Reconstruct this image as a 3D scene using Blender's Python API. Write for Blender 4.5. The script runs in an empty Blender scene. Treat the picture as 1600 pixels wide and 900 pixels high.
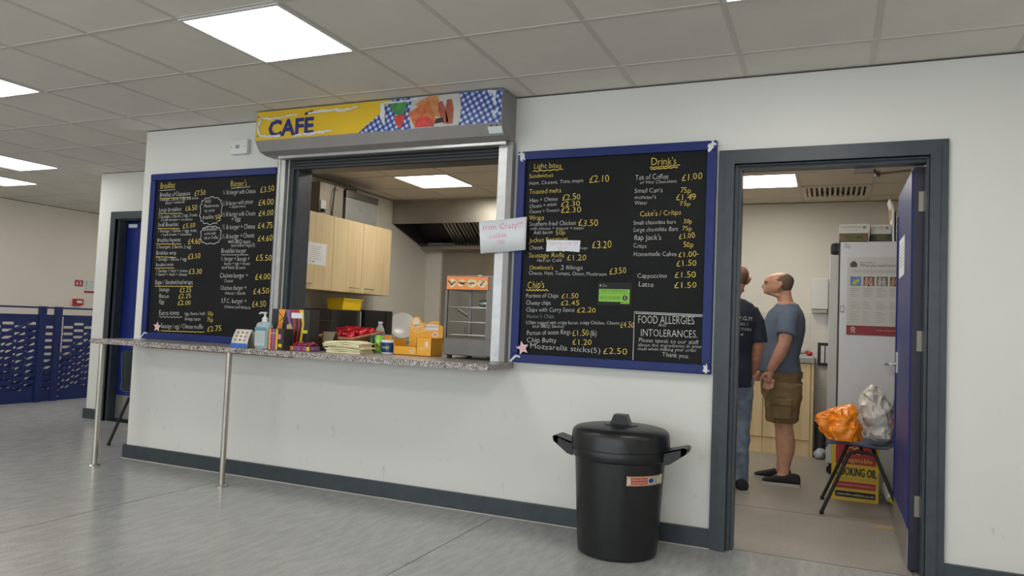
import bpy, bmesh, math, random
from mathutils import Vector, Matrix, noise
random.seed(7)
PI = math.pi
SC = bpy.context.scene
COL = SC.collection
H = 2.477
# ---------------------------------------------------------------- camera
cd = bpy.data.cameras.new('camera'); cam = bpy.data.objects.new('camera', cd); COL.objects.link(cam)
cd.sensor_width = 36; cd.lens = 1149.96/1600*36; cd.clip_start = .05; cd.clip_end = 100
cx_, cy_, cz_ = Vector((.917644, .395261, .041223)), Vector((-.018744, -.060567, .997988)), Vector((.396962, -.916570, -.048171))
cam.matrix_world = Matrix(((cx_.x, cy_.x, cz_.x, 2.23065), (cx_.y, cy_.y, cz_.y, -3.99669), (cx_.z, cy_.z, cz_.z, 1.12407), (0, 0, 0, 1)))
SC.camera = cam
# ---------------------------------------------------------------- light
w = bpy.data.worlds.new('world'); SC.world = w; w.use_nodes = True
w.node_tree.nodes['Background'].inputs[0].default_value = (.75, .78, .8, 1); w.node_tree.nodes['Background'].inputs[1].default_value = .05
SC.view_settings.view_transform = 'Standard'; SC.view_settings.look = 'None'
SC.view_settings.gamma = 1; SC.view_settings.use_curve_mapping = False
SC.view_settings.exposure = -0.07
LAMP = 13.6          # strength of the hall's LED ceiling panels
LAMPK = 17.5         # kitchen panels
# hall panels sit in ceiling grid cells (low corner), kitchen grid is its own
# area lamps added at assumed, unseen rear windows to brighten the hall
for wx in (-4.6, -.9, 2.8):
    al = bpy.data.lights.new('window_daylight', 'AREA'); al.shape = 'RECTANGLE'; al.size = 3.2; al.size_y = 1.3; al.energy = 80; al.color = (.86, .93, 1.)
    ao = bpy.data.objects.new('window_daylight', al); COL.objects.link(ao); ao.location = (wx, -7.98, 1.55); ao.rotation_euler = (math.radians(90), 0, 0)
HALL_LIGHTS = [(-.6, -1.54), (-3.0, -1.54), (1.8, -1.54), (-5.4, .26), (-6.6, .86), (-.6, -3.94), (-3.0, -3.94), (1.8, -3.94), (4.2, -1.54), (4.2, -3.94),
               (-5.4, -1.54), (-5.4, -3.94), (-.6, -6.34), (-3.0, -6.34), (1.8, -6.34), (-5.4, 2.66), (-5.4, 4.46), (-6.6, 4.46)]  # last three panels are added out of sight to brighten the far wall
KIT_LIGHTS = [(-1.64, 1.93), (1.36, 2.53), (1.36, .73), (-.44, .73)]

# ---------------------------------------------------------------- materials
MATS = {}
def mat(name, col, rough=.55, metal=0., var=0., vscale=8., bump=0., bscale=60., coat=0., trans=0., ior=1.45, spec=None):
    if name in MATS: return MATS[name]
    m = bpy.data.materials.new(name); m.use_nodes = True; nt = m.node_tree; b = nt.nodes['Principled BSDF']
    col = tuple(col)+(1,) if len(col) == 3 else col
    b.inputs['Base Color'].default_value = col
    b.inputs['Roughness'].default_value = rough; b.inputs['Metallic'].default_value = metal
    if spec is not None: b.inputs['Specular IOR Level'].default_value = spec
    if coat: b.inputs['Coat Weight'].default_value = coat
    if trans: b.inputs['Transmission Weight'].default_value = trans; b.inputs['IOR'].default_value = ior
    tc = nt.nodes.new('ShaderNodeTexCoord')
    n = nt.nodes.new('ShaderNodeTexNoise'); n.inputs['Scale'].default_value = vscale; n.inputs['Detail'].default_value = 5
    nt.links.new(tc.outputs['Object'], n.inputs['Vector'])
    v = max(var, .02)
    r = nt.nodes.new('ShaderNodeValToRGB')
    r.color_ramp.elements[0].position = .3; r.color_ramp.elements[1].position = .7
    r.color_ramp.elements[0].color = tuple(c*(1-v) for c in col[:3])+(1,)
    r.color_ramp.elements[1].color = tuple(min(1, c*(1+v)) for c in col[:3])+(1,)
    nt.links.new(n.outputs['Fac'], r.inputs['Fac']); nt.links.new(r.outputs['Color'], b.inputs['Base Color'])
    if bump:
        n2 = nt.nodes.new('ShaderNodeTexNoise'); n2.inputs['Scale'].default_value = bscale; n2.inputs['Detail'].default_value = 4
        bp = nt.nodes.new('ShaderNodeBump'); bp.inputs['Strength'].default_value = bump; bp.inputs['Distance'].default_value = .01
        nt.links.new(tc.outputs['Object'], n2.inputs['Vector']); nt.links.new(n2.outputs['Fac'], bp.inputs['Height'])
        nt.links.new(bp.outputs['Normal'], b.inputs['Normal'])
    MATS[name] = m
    return m
def nodes(name, rough=.5):
    m = bpy.data.materials.new(name); m.use_nodes = True; nt = m.node_tree
    return m, nt, nt.nodes['Principled BSDF'], nt.nodes.new('ShaderNodeTexCoord')
def ramp(nt, stops, src):
    r = nt.nodes.new('ShaderNodeValToRGB'); e = r.color_ramp.elements
    e[0].position, e[0].color = stops[0][0], stops[0][1]+(1,)
    e[1].position, e[1].color = stops[-1][0], stops[-1][1]+(1,)
    for p, c in stops[1:-1]:
        k = e.new(p); k.color = c+(1,)
    nt.links.new(src, r.inputs['Fac']); return r
def noise_n(nt, vec, scale, detail=4, stretch=None, rot=0):
    mp = nt.nodes.new('ShaderNodeMapping'); nt.links.new(vec, mp.inputs['Vector'])
    if stretch: mp.inputs['Scale'].default_value = stretch
    mp.inputs['Rotation'].default_value = (0, 0, rot)
    n = nt.nodes.new('ShaderNodeTexNoise'); n.inputs['Scale'].default_value = scale; n.inputs['Detail'].default_value = detail
    nt.links.new(mp.outputs['Vector'], n.inputs['Vector']); return n
def mixc(nt, a, b, fac, mode='MIX'):
    x = nt.nodes.new('ShaderNodeMix'); x.data_type = 'RGBA'; x.blend_type = mode
    for s, v in ((6, a), (7, b), (0, fac)):
        if isinstance(v, (int, float)): x.inputs[s].default_value = v
        elif isinstance(v, tuple): x.inputs[s].default_value = v+(1,)
        else: nt.links.new(v, x.inputs[s])
    return x.outputs[2]
def floor_mat(name, c1, c2, stretch, rot, rough, fleck):
    m, nt, b, tc = nodes(name); V = tc.outputs['Object']
    n1 = noise_n(nt, V, 5, 6, stretch, rot); n2 = noise_n(nt, V, 90, 3); n3 = noise_n(nt, V, .8, 3)
    r1 = ramp(nt, [(.3, c1), (.7, c2)], n1.outputs['Fac'])
    r2 = ramp(nt, [(.35, (1-fleck,)*3), (.65, (1.,)*3)], n2.outputs['Fac'])
    r3 = ramp(nt, [(.3, (.88,)*3), (.7, (1.,)*3)], n3.outputs['Fac'])
    c = mixc(nt, mixc(nt, r1.outputs['Color'], r2.outputs['Color'], 1., 'MULTIPLY'), r3.outputs['Color'], 1., 'MULTIPLY')
    nt.links.new(c, b.inputs['Base Color'])
    rr = nt.nodes.new('ShaderNodeMapRange'); rr.inputs[3].default_value = rough-.07; rr.inputs[4].default_value = rough+.1
    nt.links.new(n1.outputs['Fac'], rr.inputs[0]); nt.links.new(rr.outputs[0], b.inputs['Roughness'])
    bp = nt.nodes.new('ShaderNodeBump'); bp.inputs['Strength'].default_value = .06; bp.inputs['Distance'].default_value = .004
    nt.links.new(n2.outputs['Fac'], bp.inputs['Height']); nt.links.new(bp.outputs['Normal'], b.inputs['Normal'])
    return m
M_FLOOR = floor_mat('hall_vinyl', (.345, .345, .335), (.44, .438, .422), (5.5, 1.3, 1), -.25, .2, .16)
M_KFLOOR = floor_mat('kitchen_vinyl', (.32, .295, .255), (.38, .35, .305), (1, 1, 1), 0, .42, .22)
def wall_mat(name, col, marks=.5):
    m, nt, b, tc = nodes(name); V = tc.outputs['Object']
    n1 = noise_n(nt, V, 1.3, 4); n2 = noise_n(nt, V, 17, 9, (1, 1, .55)); n3 = noise_n(nt, V, 220, 2)
    r1 = ramp(nt, [(.3, tuple(c*.955 for c in col)), (.7, col)], n1.outputs['Fac'])
    r2 = ramp(nt, [(.64, (1., 1., 1.)), (.72, (1-.34*marks,)*3)], n2.outputs['Fac'])
    # scuffs sit on the lower part of the wall only
    sp = nt.nodes.new('ShaderNodeSeparateXYZ'); nt.links.new(V, sp.inputs[0])
    mr = nt.nodes.new('ShaderNodeMapRange'); mr.inputs[1].default_value = .25; mr.inputs[2].default_value = .9
    mr.inputs[3].default_value = 1; mr.inputs[4].default_value = .12
    nt.links.new(sp.outputs['Z'], mr.inputs[0])
    c = mixc(nt, r1.outputs['Color'], r2.outputs['Color'], mr.outputs[0], 'MULTIPLY')
    nt.links.new(c, b.inputs['Base Color']); b.inputs['Roughness'].default_value = .5
    bp = nt.nodes.new('ShaderNodeBump'); bp.inputs['Strength'].default_value = .08; bp.inputs['Distance'].default_value = .002
    nt.links.new(n3.outputs['Fac'], bp.inputs['Height']); nt.links.new(bp.outputs['Normal'], b.inputs['Normal'])
    return m
M_WALL = wall_mat('white_wall_paint', (.69, .68, .635))
M_CREAM = wall_mat('cream_wall_paint', (.72, .66, .575), .1)
M_KWALL = wall_mat('kitchen_wall_paint', (.72, .69, .61), .1)
def granite():
    m, nt, b, tc = nodes('speckled_laminate'); V = tc.outputs['Object']
    n1 = noise_n(nt, V, 130, 3); n2 = noise_n(nt, V, 60, 2)
    r1 = ramp(nt, [(.36, (.05, .045, .045)), (.46, (.25, .21, .19)), (.56, (.42, .37, .34)), (.66, (.72, .68, .64))], n1.outputs['Fac'])
    r2 = ramp(nt, [(.3, (.75, .75, .75)), (.7, (1., 1., 1.))], n2.outputs['Fac'])
    nt.links.new(mixc(nt, r1.outputs['Color'], r2.outputs['Color'], 1., 'MULTIPLY'), b.inputs['Base Color'])
    b.inputs['Roughness'].default_value = .3
    return m
M_GRANITE = granite()
def wood(name, c1, c2, axis=2):
    m, nt, b, tc = nodes(name); V = tc.outputs['Object']
    st = [14, 14, 14]; st[axis] = .7
    n1 = noise_n(nt, V, 2.2, 5, tuple(st)); n2 = noise_n(nt, V, 1.2, 2)
    r1 = ramp(nt, [(.3, c1), (.7, c2)], n1.outputs['Fac']); r2 = ramp(nt, [(.3, (.93,)*3), (.7, (1.,)*3)], n2.outputs['Fac'])
    nt.links.new(mixc(nt, r1.outputs['Color'], r2.outputs['Color'], 1., 'MULTIPLY'), b.inputs['Base Color'])
    b.inputs['Roughness'].default_value = .42
    return m
M_MAPLE = wood('maple_laminate', (.60, .46, .25), (.70, .56, .34))
M_BATTEN = wood('brown_batten', (.25, .14, .07), (.36, .22, .12), 0)
def gingham():
    m, nt, b, tc = nodes('gingham_print')
    sp = nt.nodes.new('ShaderNodeSeparateXYZ'); mp = nt.nodes.new('ShaderNodeMapping')
    mp.inputs['Rotation'].default_value = (0, math.radians(28), 0)
    nt.links.new(tc.outputs['Object'], mp.inputs['Vector']); nt.links.new(mp.outputs['Vector'], sp.inputs[0])
    outs = []
    for a in ('X', 'Z'):
        k = nt.nodes.new('ShaderNodeMath'); k.operation = 'MULTIPLY'; k.inputs[1].default_value = 2*PI/.033; nt.links.new(sp.outputs[a], k.inputs[0])
        s = nt.nodes.new('ShaderNodeMath'); s.operation = 'SINE'; nt.links.new(k.outputs[0], s.inputs[0])
        g = nt.nodes.new('ShaderNodeMath'); g.operation = 'GREATER_THAN'; g.inputs[1].default_value = 0; nt.links.new(s.outputs[0], g.inputs[0]); outs.append(g)
    ad = nt.nodes.new('ShaderNodeMath'); ad.operation = 'ADD'; nt.links.new(outs[0].outputs[0], ad.inputs[0]); nt.links.new(outs[1].outputs[0], ad.inputs[1])
    hf = nt.nodes.new('ShaderNodeMath'); hf.operation = 'MULTIPLY'; hf.inputs[1].default_value = .5; nt.links.new(ad.outputs[0], hf.inputs[0])
    r = ramp(nt, [(0., (.50, .57, .68)), (.5, (.08, .13, .38)), (1., (.015, .03, .18))], hf.outputs[0]); r.color_ramp.interpolation = 'CONSTANT'
    r.color_ramp.elements[1].position = .4; r.color_ramp.elements[2].position = .9
    nt.links.new(r.outputs['Color'], b.inputs['Base Color']); b.inputs['Roughness'].default_value = .4
    return m
M_GINGHAM = gingham()
def emit(name, col, s):
    m = bpy.data.materials.new(name); m.use_nodes = True; nt = m.node_tree; nt.nodes.clear()
    e = nt.nodes.new('ShaderNodeEmission'); o = nt.nodes.new('ShaderNodeOutputMaterial')
    e.inputs[0].default_value = col+(1,); e.inputs[1].default_value = s; nt.links.new(e.outputs[0], o.inputs[0]); return m
M_LED = emit('led_diffuser', (1., .985, .94), LAMP); M_LEDK = emit('led_diffuser_kitchen', (1., .95, .86), LAMPK)
M_BLUEPAINT = mat('blue_gloss_paint', (.009, .020, .125), .45, var=.08, bump=.05, spec=.3)
M_DOORBLUE = mat('door_blue_laminate', (.008, .020, .15), .38, var=.06, spec=.35)
M_GREYPAINT = mat('dark_grey_gloss_paint', (.042, .052, .060), .35, var=.12, vscale=14, spec=.35, bump=.08, bscale=40)
M_BOARD = mat('blackboard_face', (.0125, .0125, .013), .6, var=.2, vscale=3, bump=.03, spec=.12)
M_CHALKW = mat('white_chalk_ink', (.56, .56, .53), .8); M_CHALKY = mat('yellow_chalk_ink', (.72, .55, .10), .8)
M_CHALKD = mat('faded_chalk_ink', (.25, .27, .27), .8)
M_TAPE = mat('torn_white_tape', (.6, .62, .62), .7, var=.15, vscale=60)
M_ALU = mat('brushed_aluminium', (.42, .42, .41), .38, .75, var=.08, vscale=20)
M_STEEL = mat('stainless_steel', (.42, .39, .34), .36, .9, var=.12, vscale=3)
M_TUBE = mat('satin_steel_tube', (.48, .45, .39), .26, .85)
M_SHUT = mat('grey_powder_coat', (.27, .26, .25), .42, var=.05)
M_DKSHUT = mat('dark_shutter_slats', (.045, .048, .052), .4)
M_TILE = mat('ceiling_tile_white', (.75, .72, .65), .85, var=.04, vscale=3, bump=.15, bscale=220)
M_KTILE = mat('kitchen_ceiling_tile', (.74, .66, .55), .85, var=.04, vscale=3, bump=.15, bscale=220)
M_BAR = mat('ceiling_grid_metal', (.60, .57, .51), .5)
M_WHITE = mat('white_plastic', (.68, .68, .66), .35); M_PAPER = mat('white_paper', (.70, .72, .74), .75, var=.03)
M_BLACKP = mat('black_plastic', (.008, .009, .0095), .38, var=.3, vscale=30, bump=.05)
M_BLACKR = mat('black_rubber', (.012, .012, .012), .7); M_BLACKG = mat('black_glass', (.01, .01, .011), .08)
M_RED = mat('red_print', (.42, .02, .02), .5); M_BLACKI = mat('black_ink', (.012, .012, .012), .6)
M_PINKI = mat('pink_marker_ink', (.72, .17, .33), .7); M_GREYI = mat('grey_ink', (.2, .2, .2), .7)
M_YEL = mat('yellow_print', (.68, .44, .012), .42); M_BLUEI = mat('blue_ink', (.012, .02, .15), .5)
M_GLASS = mat('clear_glass', (.96, .98, .97), .03, trans=1., ior=1.1)
M_SKIN = mat('skin', (.50, .26, .175), .5, var=.12, vscale=25, bump=.05, bscale=120)
M_SKIN2 = mat('skin_weathered', (.48, .22, .14), .5, var=.12, vscale=25, bump=.05, bscale=120)

# ---------------------------------------------------------------- mesh helpers
def wloc(o):
    v = Vector((0, 0, 0))
    while o is not None: v += o.location; o = o.parent
    return v
class B:
    def __init__(s): s.v = []; s.f = []; s.fm = []; s.mi = 0
    def add(s, vs, fs):
        n = len(s.v); s.v += [Vector(p) for p in vs]; s.f += [[i+n for i in f] for f in fs]; s.fm += [s.mi]*len(fs); return s
    def box(s, x0, x1, y0, y1, z0, z1, bev=0):
        if bev:
            b = min(bev, (x1-x0)*.45, (y1-y0)*.45, (z1-z0)*.45)
            bm = bmesh.new(); bmesh.ops.create_cube(bm, size=1)
            for v in bm.verts: v.co = Vector((x0 if v.co.x < 0 else x1, y0 if v.co.y < 0 else y1, z0 if v.co.z < 0 else z1))
            bmesh.ops.bevel(bm, geom=bm.edges[:], offset=b, segments=2, affect='EDGES', profile=.6)
            bm.verts.index_update(); s.add([v.co.copy() for v in bm.verts], [[v.index for v in f.verts] for f in bm.faces]); bm.free(); return s
        return s.add([(x, y, z) for x in (x0, x1) for y in (y0, y1) for z in (z0, z1)],
                     [(0, 1, 3, 2), (4, 6, 7, 5), (0, 4, 5, 1), (2, 3, 7, 6), (0, 2, 6, 4), (1, 5, 7, 3)])
    def tube(s, pts, r, n=10, cap=True, ell=None):
        """swept tube; r number or list; ell=(normal scale, binormal scale) per ring or single"""
        P = [Vector(p) for p in pts]; k = len(P); rs = r if isinstance(r, (list, tuple)) else [r]*k
        T = [(P[min(i+1, k-1)]-P[max(i-1, 0)]).normalized() for i in range(k)]
        ref = Vector((0, 1, 0)) if abs(T[0].y) < .8 else Vector((1, 0, 0))
        N = (ref-T[0]*ref.dot(T[0])).normalized(); vs = []; fs = []
        for i in range(k):
            N = (N-T[i]*N.dot(T[i])).normalized(); Bn = T[i].cross(N)
            e = (1, 1) if ell is None else (ell[i] if isinstance(ell, list) else ell)
            for j in range(n):
                a = 2*PI*j/n; vs.append(P[i]+N*math.cos(a)*rs[i]*e[0]+Bn*math.sin(a)*rs[i]*e[1])
        for i in range(k-1):
            for j in range(n): fs.append((i*n+j, i*n+(j+1) % n, (i+1)*n+(j+1) % n, (i+1)*n+j))
        if cap: fs += [tuple(range(n))[::-1], tuple(range((k-1)*n, k*n))]
        return s.add(vs, fs)
    def rings(s, R, n=24, pw=2.):
        """stack of horizontal rings (cx, cy, z, rx, ry)"""
        vs = []; fs = []
        for (cx, cy, z, rx, ry) in R:
            for j in range(n):
                a = 2*PI*j/n; c, d = math.cos(a), math.sin(a)
                vs.append((cx+rx*math.copysign(abs(c)**(2/pw), c), cy+ry*math.copysign(abs(d)**(2/pw), d), z))
        k = len(R)
        for i in range(k-1):
            for j in range(n): fs.append((i*n+j, i*n+(j+1) % n, (i+1)*n+(j+1) % n, (i+1)*n+j))
        fs += [tuple(range(n))[::-1], tuple(range((k-1)*n, k*n))]
        return s.add(vs, fs)
    def lathe(s, prof, c=(0, 0, 0), n=32):
        vs = []; fs = []; k = len(prof)
        for r, z in prof:
            for j in range(n): a = 2*PI*j/n; vs.append((c[0]+r*math.cos(a), c[1]+r*math.sin(a), c[2]+z))
        for i in range(k-1):
            for j in range(n): fs.append((i*n+j, i*n+(j+1) % n, (i+1)*n+(j+1) % n, (i+1)*n+j))
        if prof[0][0] > 1e-6: fs.append(tuple(range(n))[::-1])
        if prof[-1][0] > 1e-6: fs.append(tuple(range((k-1)*n, k*n)))
        return s.add(vs, fs)
    def prism(s, poly, O, X, Y, d):
        """polygon in plane O+u*X+v*Y extruded by vector d"""
        O, X, Y, d = Vector(O), Vector(X), Vector(Y), Vector(d); n = len(poly)
        a = [O+X*u+Y*v for u, v in poly]; vs = a+[p+d for p in a]
        fs = [tuple(range(n)), tuple(range(n, 2*n))[::-1]]+[(i, i+n, (i+1) % n+n, (i+1) % n) for i in range(n)]
        return s.add(vs, fs)
    def ball(s, c, r, n=16, m=10):
        rx, ry, rz = r if isinstance(r, tuple) else (r, r, r)
        R = [(c[0], c[1], c[2]+rz*math.sin(PI*(i/m-.5)), max(rx*math.cos(PI*(i/m-.5)), 1e-4), max(ry*math.cos(PI*(i/m-.5)), 1e-4)) for i in range(m+1)]
        return s.rings(R, n)
    def stroke(s, pts, wd, fr, w=0):
        """flat ribbon along 2-D points in a frame"""
        vs = []; fs = []
        for i, (u, v) in enumerate(pts):
            a = pts[max(i-1, 0)]; b = pts[min(i+1, len(pts)-1)]; dx, dy = b[0]-a[0], b[1]-a[1]; l = math.hypot(dx, dy) or 1
            ww = wd[i] if isinstance(wd, list) else wd
            vs += [fr(u-dy/l*ww/2, v+dx/l*ww/2, w), fr(u+dy/l*ww/2, v-dx/l*ww/2, w)]
        for i in range(len(pts)-1): fs.append((2*i, 2*i+1, 2*i+3, 2*i+2))
        return s.add(vs, fs)
    def poly(s, pts, fr, w=0): return s.add([fr(u, v, w) for u, v in pts], [tuple(range(len(pts)))])
    def build(s, name, m, parent=None, smooth=False, loc=None, kind=None):
        me = bpy.data.meshes.new(name)
        off = wloc(parent) if parent is not None else Vector(loc or (0, 0, 0))
        me.from_pydata([tuple(p-off) for p in s.v], [], s.f)
        for k in (m if isinstance(m, (list, tuple)) else [m]): me.materials.append(k)
        me.polygons.foreach_set('material_index', s.fm)
        bm = bmesh.new(); bm.from_mesh(me); bmesh.ops.recalc_face_normals(bm, faces=bm.faces); bm.to_mesh(me); bm.free()
        if smooth is not False:
            me.polygons.foreach_set('use_smooth', [True]*len(me.polygons))
            try: me.set_sharp_from_angle(angle=math.radians(40 if smooth is True else smooth))
            except Exception: pass
        me.update()
        o = bpy.data.objects.new(name, me); COL.objects.link(o)
        if parent is not None: o.parent = parent
        else: o.location = off
        if kind: o['kind'] = kind
        return o
def tag(o, label, cat, group=None):
    o['label'] = label; o['category'] = cat
    if group: o['group'] = group
    return o
def thing(name, label, cat, loc=(0, 0, 0), group=None):
    o = bpy.data.objects.new(name, None); COL.objects.link(o); o.location = loc; o.empty_display_size = .1
    return tag(o, label, cat, group)
def struct(name, loc=(0, 0, 0)):
    o = bpy.data.objects.new(name, None); COL.objects.link(o); o.location = loc; o['kind'] = 'structure'; return o
def box(name, m, parent, *a, bev=0, **k): return B().box(*a, bev=bev).build(name, m, parent, **k)
def remesh(o, vox=.006, sm=2, disp=0., dscale=.08):
    r = o.modifiers.new('r', 'REMESH'); r.mode = 'VOXEL'; r.voxel_size = vox; r.use_smooth_shade = True
    if sm: q = o.modifiers.new('s', 'SMOOTH'); q.factor = .5; q.iterations = sm
    if disp:
        t = bpy.data.textures.new('folds', 'CLOUDS'); t.noise_scale = dscale; t.noise_depth = 1
        d = o.modifiers.new('d', 'DISPLACE'); d.texture = t; d.strength = disp; d.mid_level = .5
    return o
# frames: (u right, v up, w towards the viewer) -> world
def FY(y, x0=0, z0=0): return lambda u, v, w=0: (x0+u, y-w, z0+v)               # on a plane facing -y
def FX(x, y0=0, z0=0): return lambda u, v, w=0: (x+w, y0+u, z0+v)                # on a plane facing +x (u along +y)
def FXN(x, y0=0, z0=0): return lambda u, v, w=0: (x-w, y0-u, z0+v)               # on a plane facing -x
# ---------------------------------------------------------------- lettering
GL = {}
def glyphs(chars, thin=0.):
    cu = bpy.data.curves.new('g', 'FONT'); cu.resolution_u = 2; cu.offset = -thin; o = bpy.data.objects.new('g', cu); COL.objects.link(o)
    def get(t):
        cu.body = t; bpy.context.view_layer.update(); e = o.evaluated_get(bpy.context.evaluated_depsgraph_get()); me = e.to_mesh()
        r = ([tuple(v.co) for v in me.vertices], [tuple(p.vertices) for p in me.polygons]); e.to_mesh_clear(); return r
    for c in chars:
        if c == ' ': continue
        a = get(c); b = get(c+c)
        if not a[0]: continue
        xa = max(v[0] for v in a[0]); xb = max(v[0] for v in b[0]); GL[(c, thin)] = (a[0], a[1], xb-xa)
    if ('H', thin) in GL: GL[('cap', thin)] = max(v[1] for v in GL[('H', thin)][0])
    bpy.data.objects.remove(o); bpy.data.curves.remove(cu)
CH = 'ABCDEFGHIJKLMNOPQRSTUVWXYZabcdefghijklmnopqrstuvwxyz0123456789£.,+/()\'-½¼:!&É'
glyphs(CH, .012); glyphs(CH, 0.); glyphs('CAFEH', -.04)
def write(b, s, x0, z0, x1, z1, h, fr, jit=0., thin=.012, w=0.):
    cap = GL[('cap', thin)]; sp = .28
    adv = [sp if c == ' ' else GL[(c, thin)][2] if (c, thin) in GL else .5 for c in s]; tot = sum(adv)
    L = math.hypot(x1-x0, z1-z0); sx = L/tot; sy = h/cap; ca, sa = (x1-x0)/L, (z1-z0)/L; u = 0
    for c, a in zip(s, adv):
        if (c, thin) in GL:
            vs, fs, _ = GL[(c, thin)]; sc = 1+random.uniform(-1, 1)*jit*.8; dy = random.uniform(-1, 1)*jit*h*.5; sh = random.uniform(-.1, .25)*jit*4; ro = random.uniform(-1, 1)*jit*.8
            out = []
            for x, y, _z in vs:
                X = (x*sx*sc+y*sy*sc*(sh+ro)); Y = y*sy*sc+dy-x*sx*ro*.6; px = u*sx+X
                out.append(fr(x0+px*ca-Y*sa, z0+px*sa+Y*ca, w))
            b.add(out, fs)
        u += a
    return b
def wavy(x0, z0, x1, z1, amp, per): 
    n = max(8, int((x1-x0)/per*6)); return [(x0+(x1-x0)*i/n, z0+(z1-z0)*i/n+amp*math.sin((x1-x0)*i/n/per*2*PI)) for i in range(n+1)]

# ================================================================ STRUCTURE
fl = B()
fl.box(-6.15, 6, -8, .05, -.1, 0).box(-7.65, -6.15, -8, .2, -.1, 0).box(-6.15, -2.6, .05, 1.17, -.1, 0).box(-6.15, -4.62, 1.17, 6, -.1, 0)
FLOOR = fl.build('floor', M_FLOOR, kind='structure')
FLOORK = B().box(-2.4, 3.2, .05, 4.03, -.1, 0).build('floor', M_KFLOOR, kind='structure')
FLOORL = B().box(-7.65, -6.15, .2, 6, -3.1, -3.0).build('floor', M_FLOOR, kind='structure')
M_SEAM = mat('weld_seam', (.09, .09, .09), .5); M_SEAML = mat('threshold_weld', (.33, .31, .27), .5)
for x in (-5.35, -3.41, -1.47, .47): B().box(x-.0025, x+.0025, -8, -.02, 0, .0006).build('floor_seam', M_SEAM, FLOOR)
B().box(1.775, 2.645, .046, .054, 0, .0007).build('floor_seam', M_SEAM, FLOORK)
B().box(2.617, 2.622, .06, 4.0, 0, .0007).build('floor_seam', M_SEAM, FLOORK)
B().box(-2.4, 3.2, 1.09, 1.096, 0, .0007).build('floor_seam', M_SEAM, FLOORK)
HT = H-.002
wf = B()
wf.box(-2.6, -1.21, 0, .15, 0, HT).box(-1.21, .40, 0, .15, 0, .862).box(-1.21, .40, 0, .15, 2.2, HT).box(.40, 1.735, 0, .15, 0, HT)
wf.box(1.735, 2.68, 0, .15, 2.03, HT).box(2.68, 6, 0, .15, 0, HT)
WF = wf.build('wall_front', M_WALL, kind='structure')
B().box(-2.6, -2.4, .15, 1.17, 0, HT).box(-2.6, -2.4, 1.17, 4.2, 0, HT).build('wall_left', M_KWALL, kind='structure')
B().box(-2.4, 3.4, 4.03, 4.2, 0, HT).build('wall_back', M_KWALL, kind='structure')
B().box(3.2, 3.4, .15, 4.03, 0, HT).build('wall_right', M_KWALL, kind='structure')
wr = B(); wr.box(-4.62, -4.36, 1.17, 1.35, 0, HT).box(-4.36, -3.42, 1.17, 1.35, 2.03, HT).box(-3.42, -2.6, 1.17, 1.35, 0, HT)
wr.build('wall_recess', M_WALL, kind='structure')
B().box(-4.62, -4.44, 1.35, 6, 0, HT).build('wall_side', M_WALL, kind='structure')
B().box(-7.85, -7.65, -8.2, 6.2, -3.1, HT).build('wall_far', M_CREAM, kind='structure')
B().box(-7.65, -4.44, 6, 6.2, -3.1, HT).build('wall_end', M_CREAM, kind='structure')
B().box(-7.65, 6.2, -8.2, -8, 0, .9).box(-7.65, 6.2, -8.2, -8, 2.2, HT).box(-7.65, -6.2, -8.2, -8, .9, 2.2).box(4.4, 6.2, -8.2, -8, .9, 2.2).box(-3.0, -2.5, -8.2, -8, .9, 2.2).box(.7, 1.2, -8.2, -8, .9, 2.2).build('wall_rear', M_WALL, kind='structure')
for i, wx in enumerate((-4.6, -.9, 2.8)):  # unseen windows, added to go with the rear area lamps
    W = struct('window_%d' % (i+1), (wx, -8.1, .9)); box('pane', M_GLASS, W, wx-1.6, wx+1.6, -8.12, -8.11, .9, 2.2)
    for fx in (-1.6, -.03, 1.54): box('window_frame', M_GREYPAINT, W, wx+fx, wx+fx+.06, -8.14, -8.06, .9, 2.2)
B().box(6, 6.2, -8, .15, 0, HT).build('wall_east', M_WALL, kind='structure')
# below-floor lining of the stairwell
B().box(-6.15, -6.0, .2, 6, -3.1, -.1).box(-7.65, -6.15, .1, .2, -3.1, -.1).build('wall_stairwell', M_CREAM, kind='structure')
# baseboards
bb = B().box(-2.62, 1.676, -.02, 0, 0, .1).box(-2.62, -2.6, 0, 1.15, 0, .1)
BB = bb.build('baseboard_front', M_GREYPAINT, kind='structure')
B().box(2.735, 6, -.02, 0, 0, .1).build('baseboard_right', M_GREYPAINT, kind='structure')
B().box(-4.64, -4.425, 1.15, 1.17, 0, .1).box(-4.64, -4.62, 1.17, 6, 0, .1).box(-3.36, -2.6, 1.15, 1.17, 0, .1).build('baseboard_recess', M_GREYPAINT, kind='structure')
B().box(1.30, 1.303, -.0215, -.0195, .0, .1).build('baseboard_joint', M_BLACKR, BB)
M_SEALANT = mat('sealant_line', (.5, .47, .4), .6)
B().box(-2.62, 1.68, -.024, -.02, 0, .004).build('sealant_bead', M_SEALANT, BB)
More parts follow.
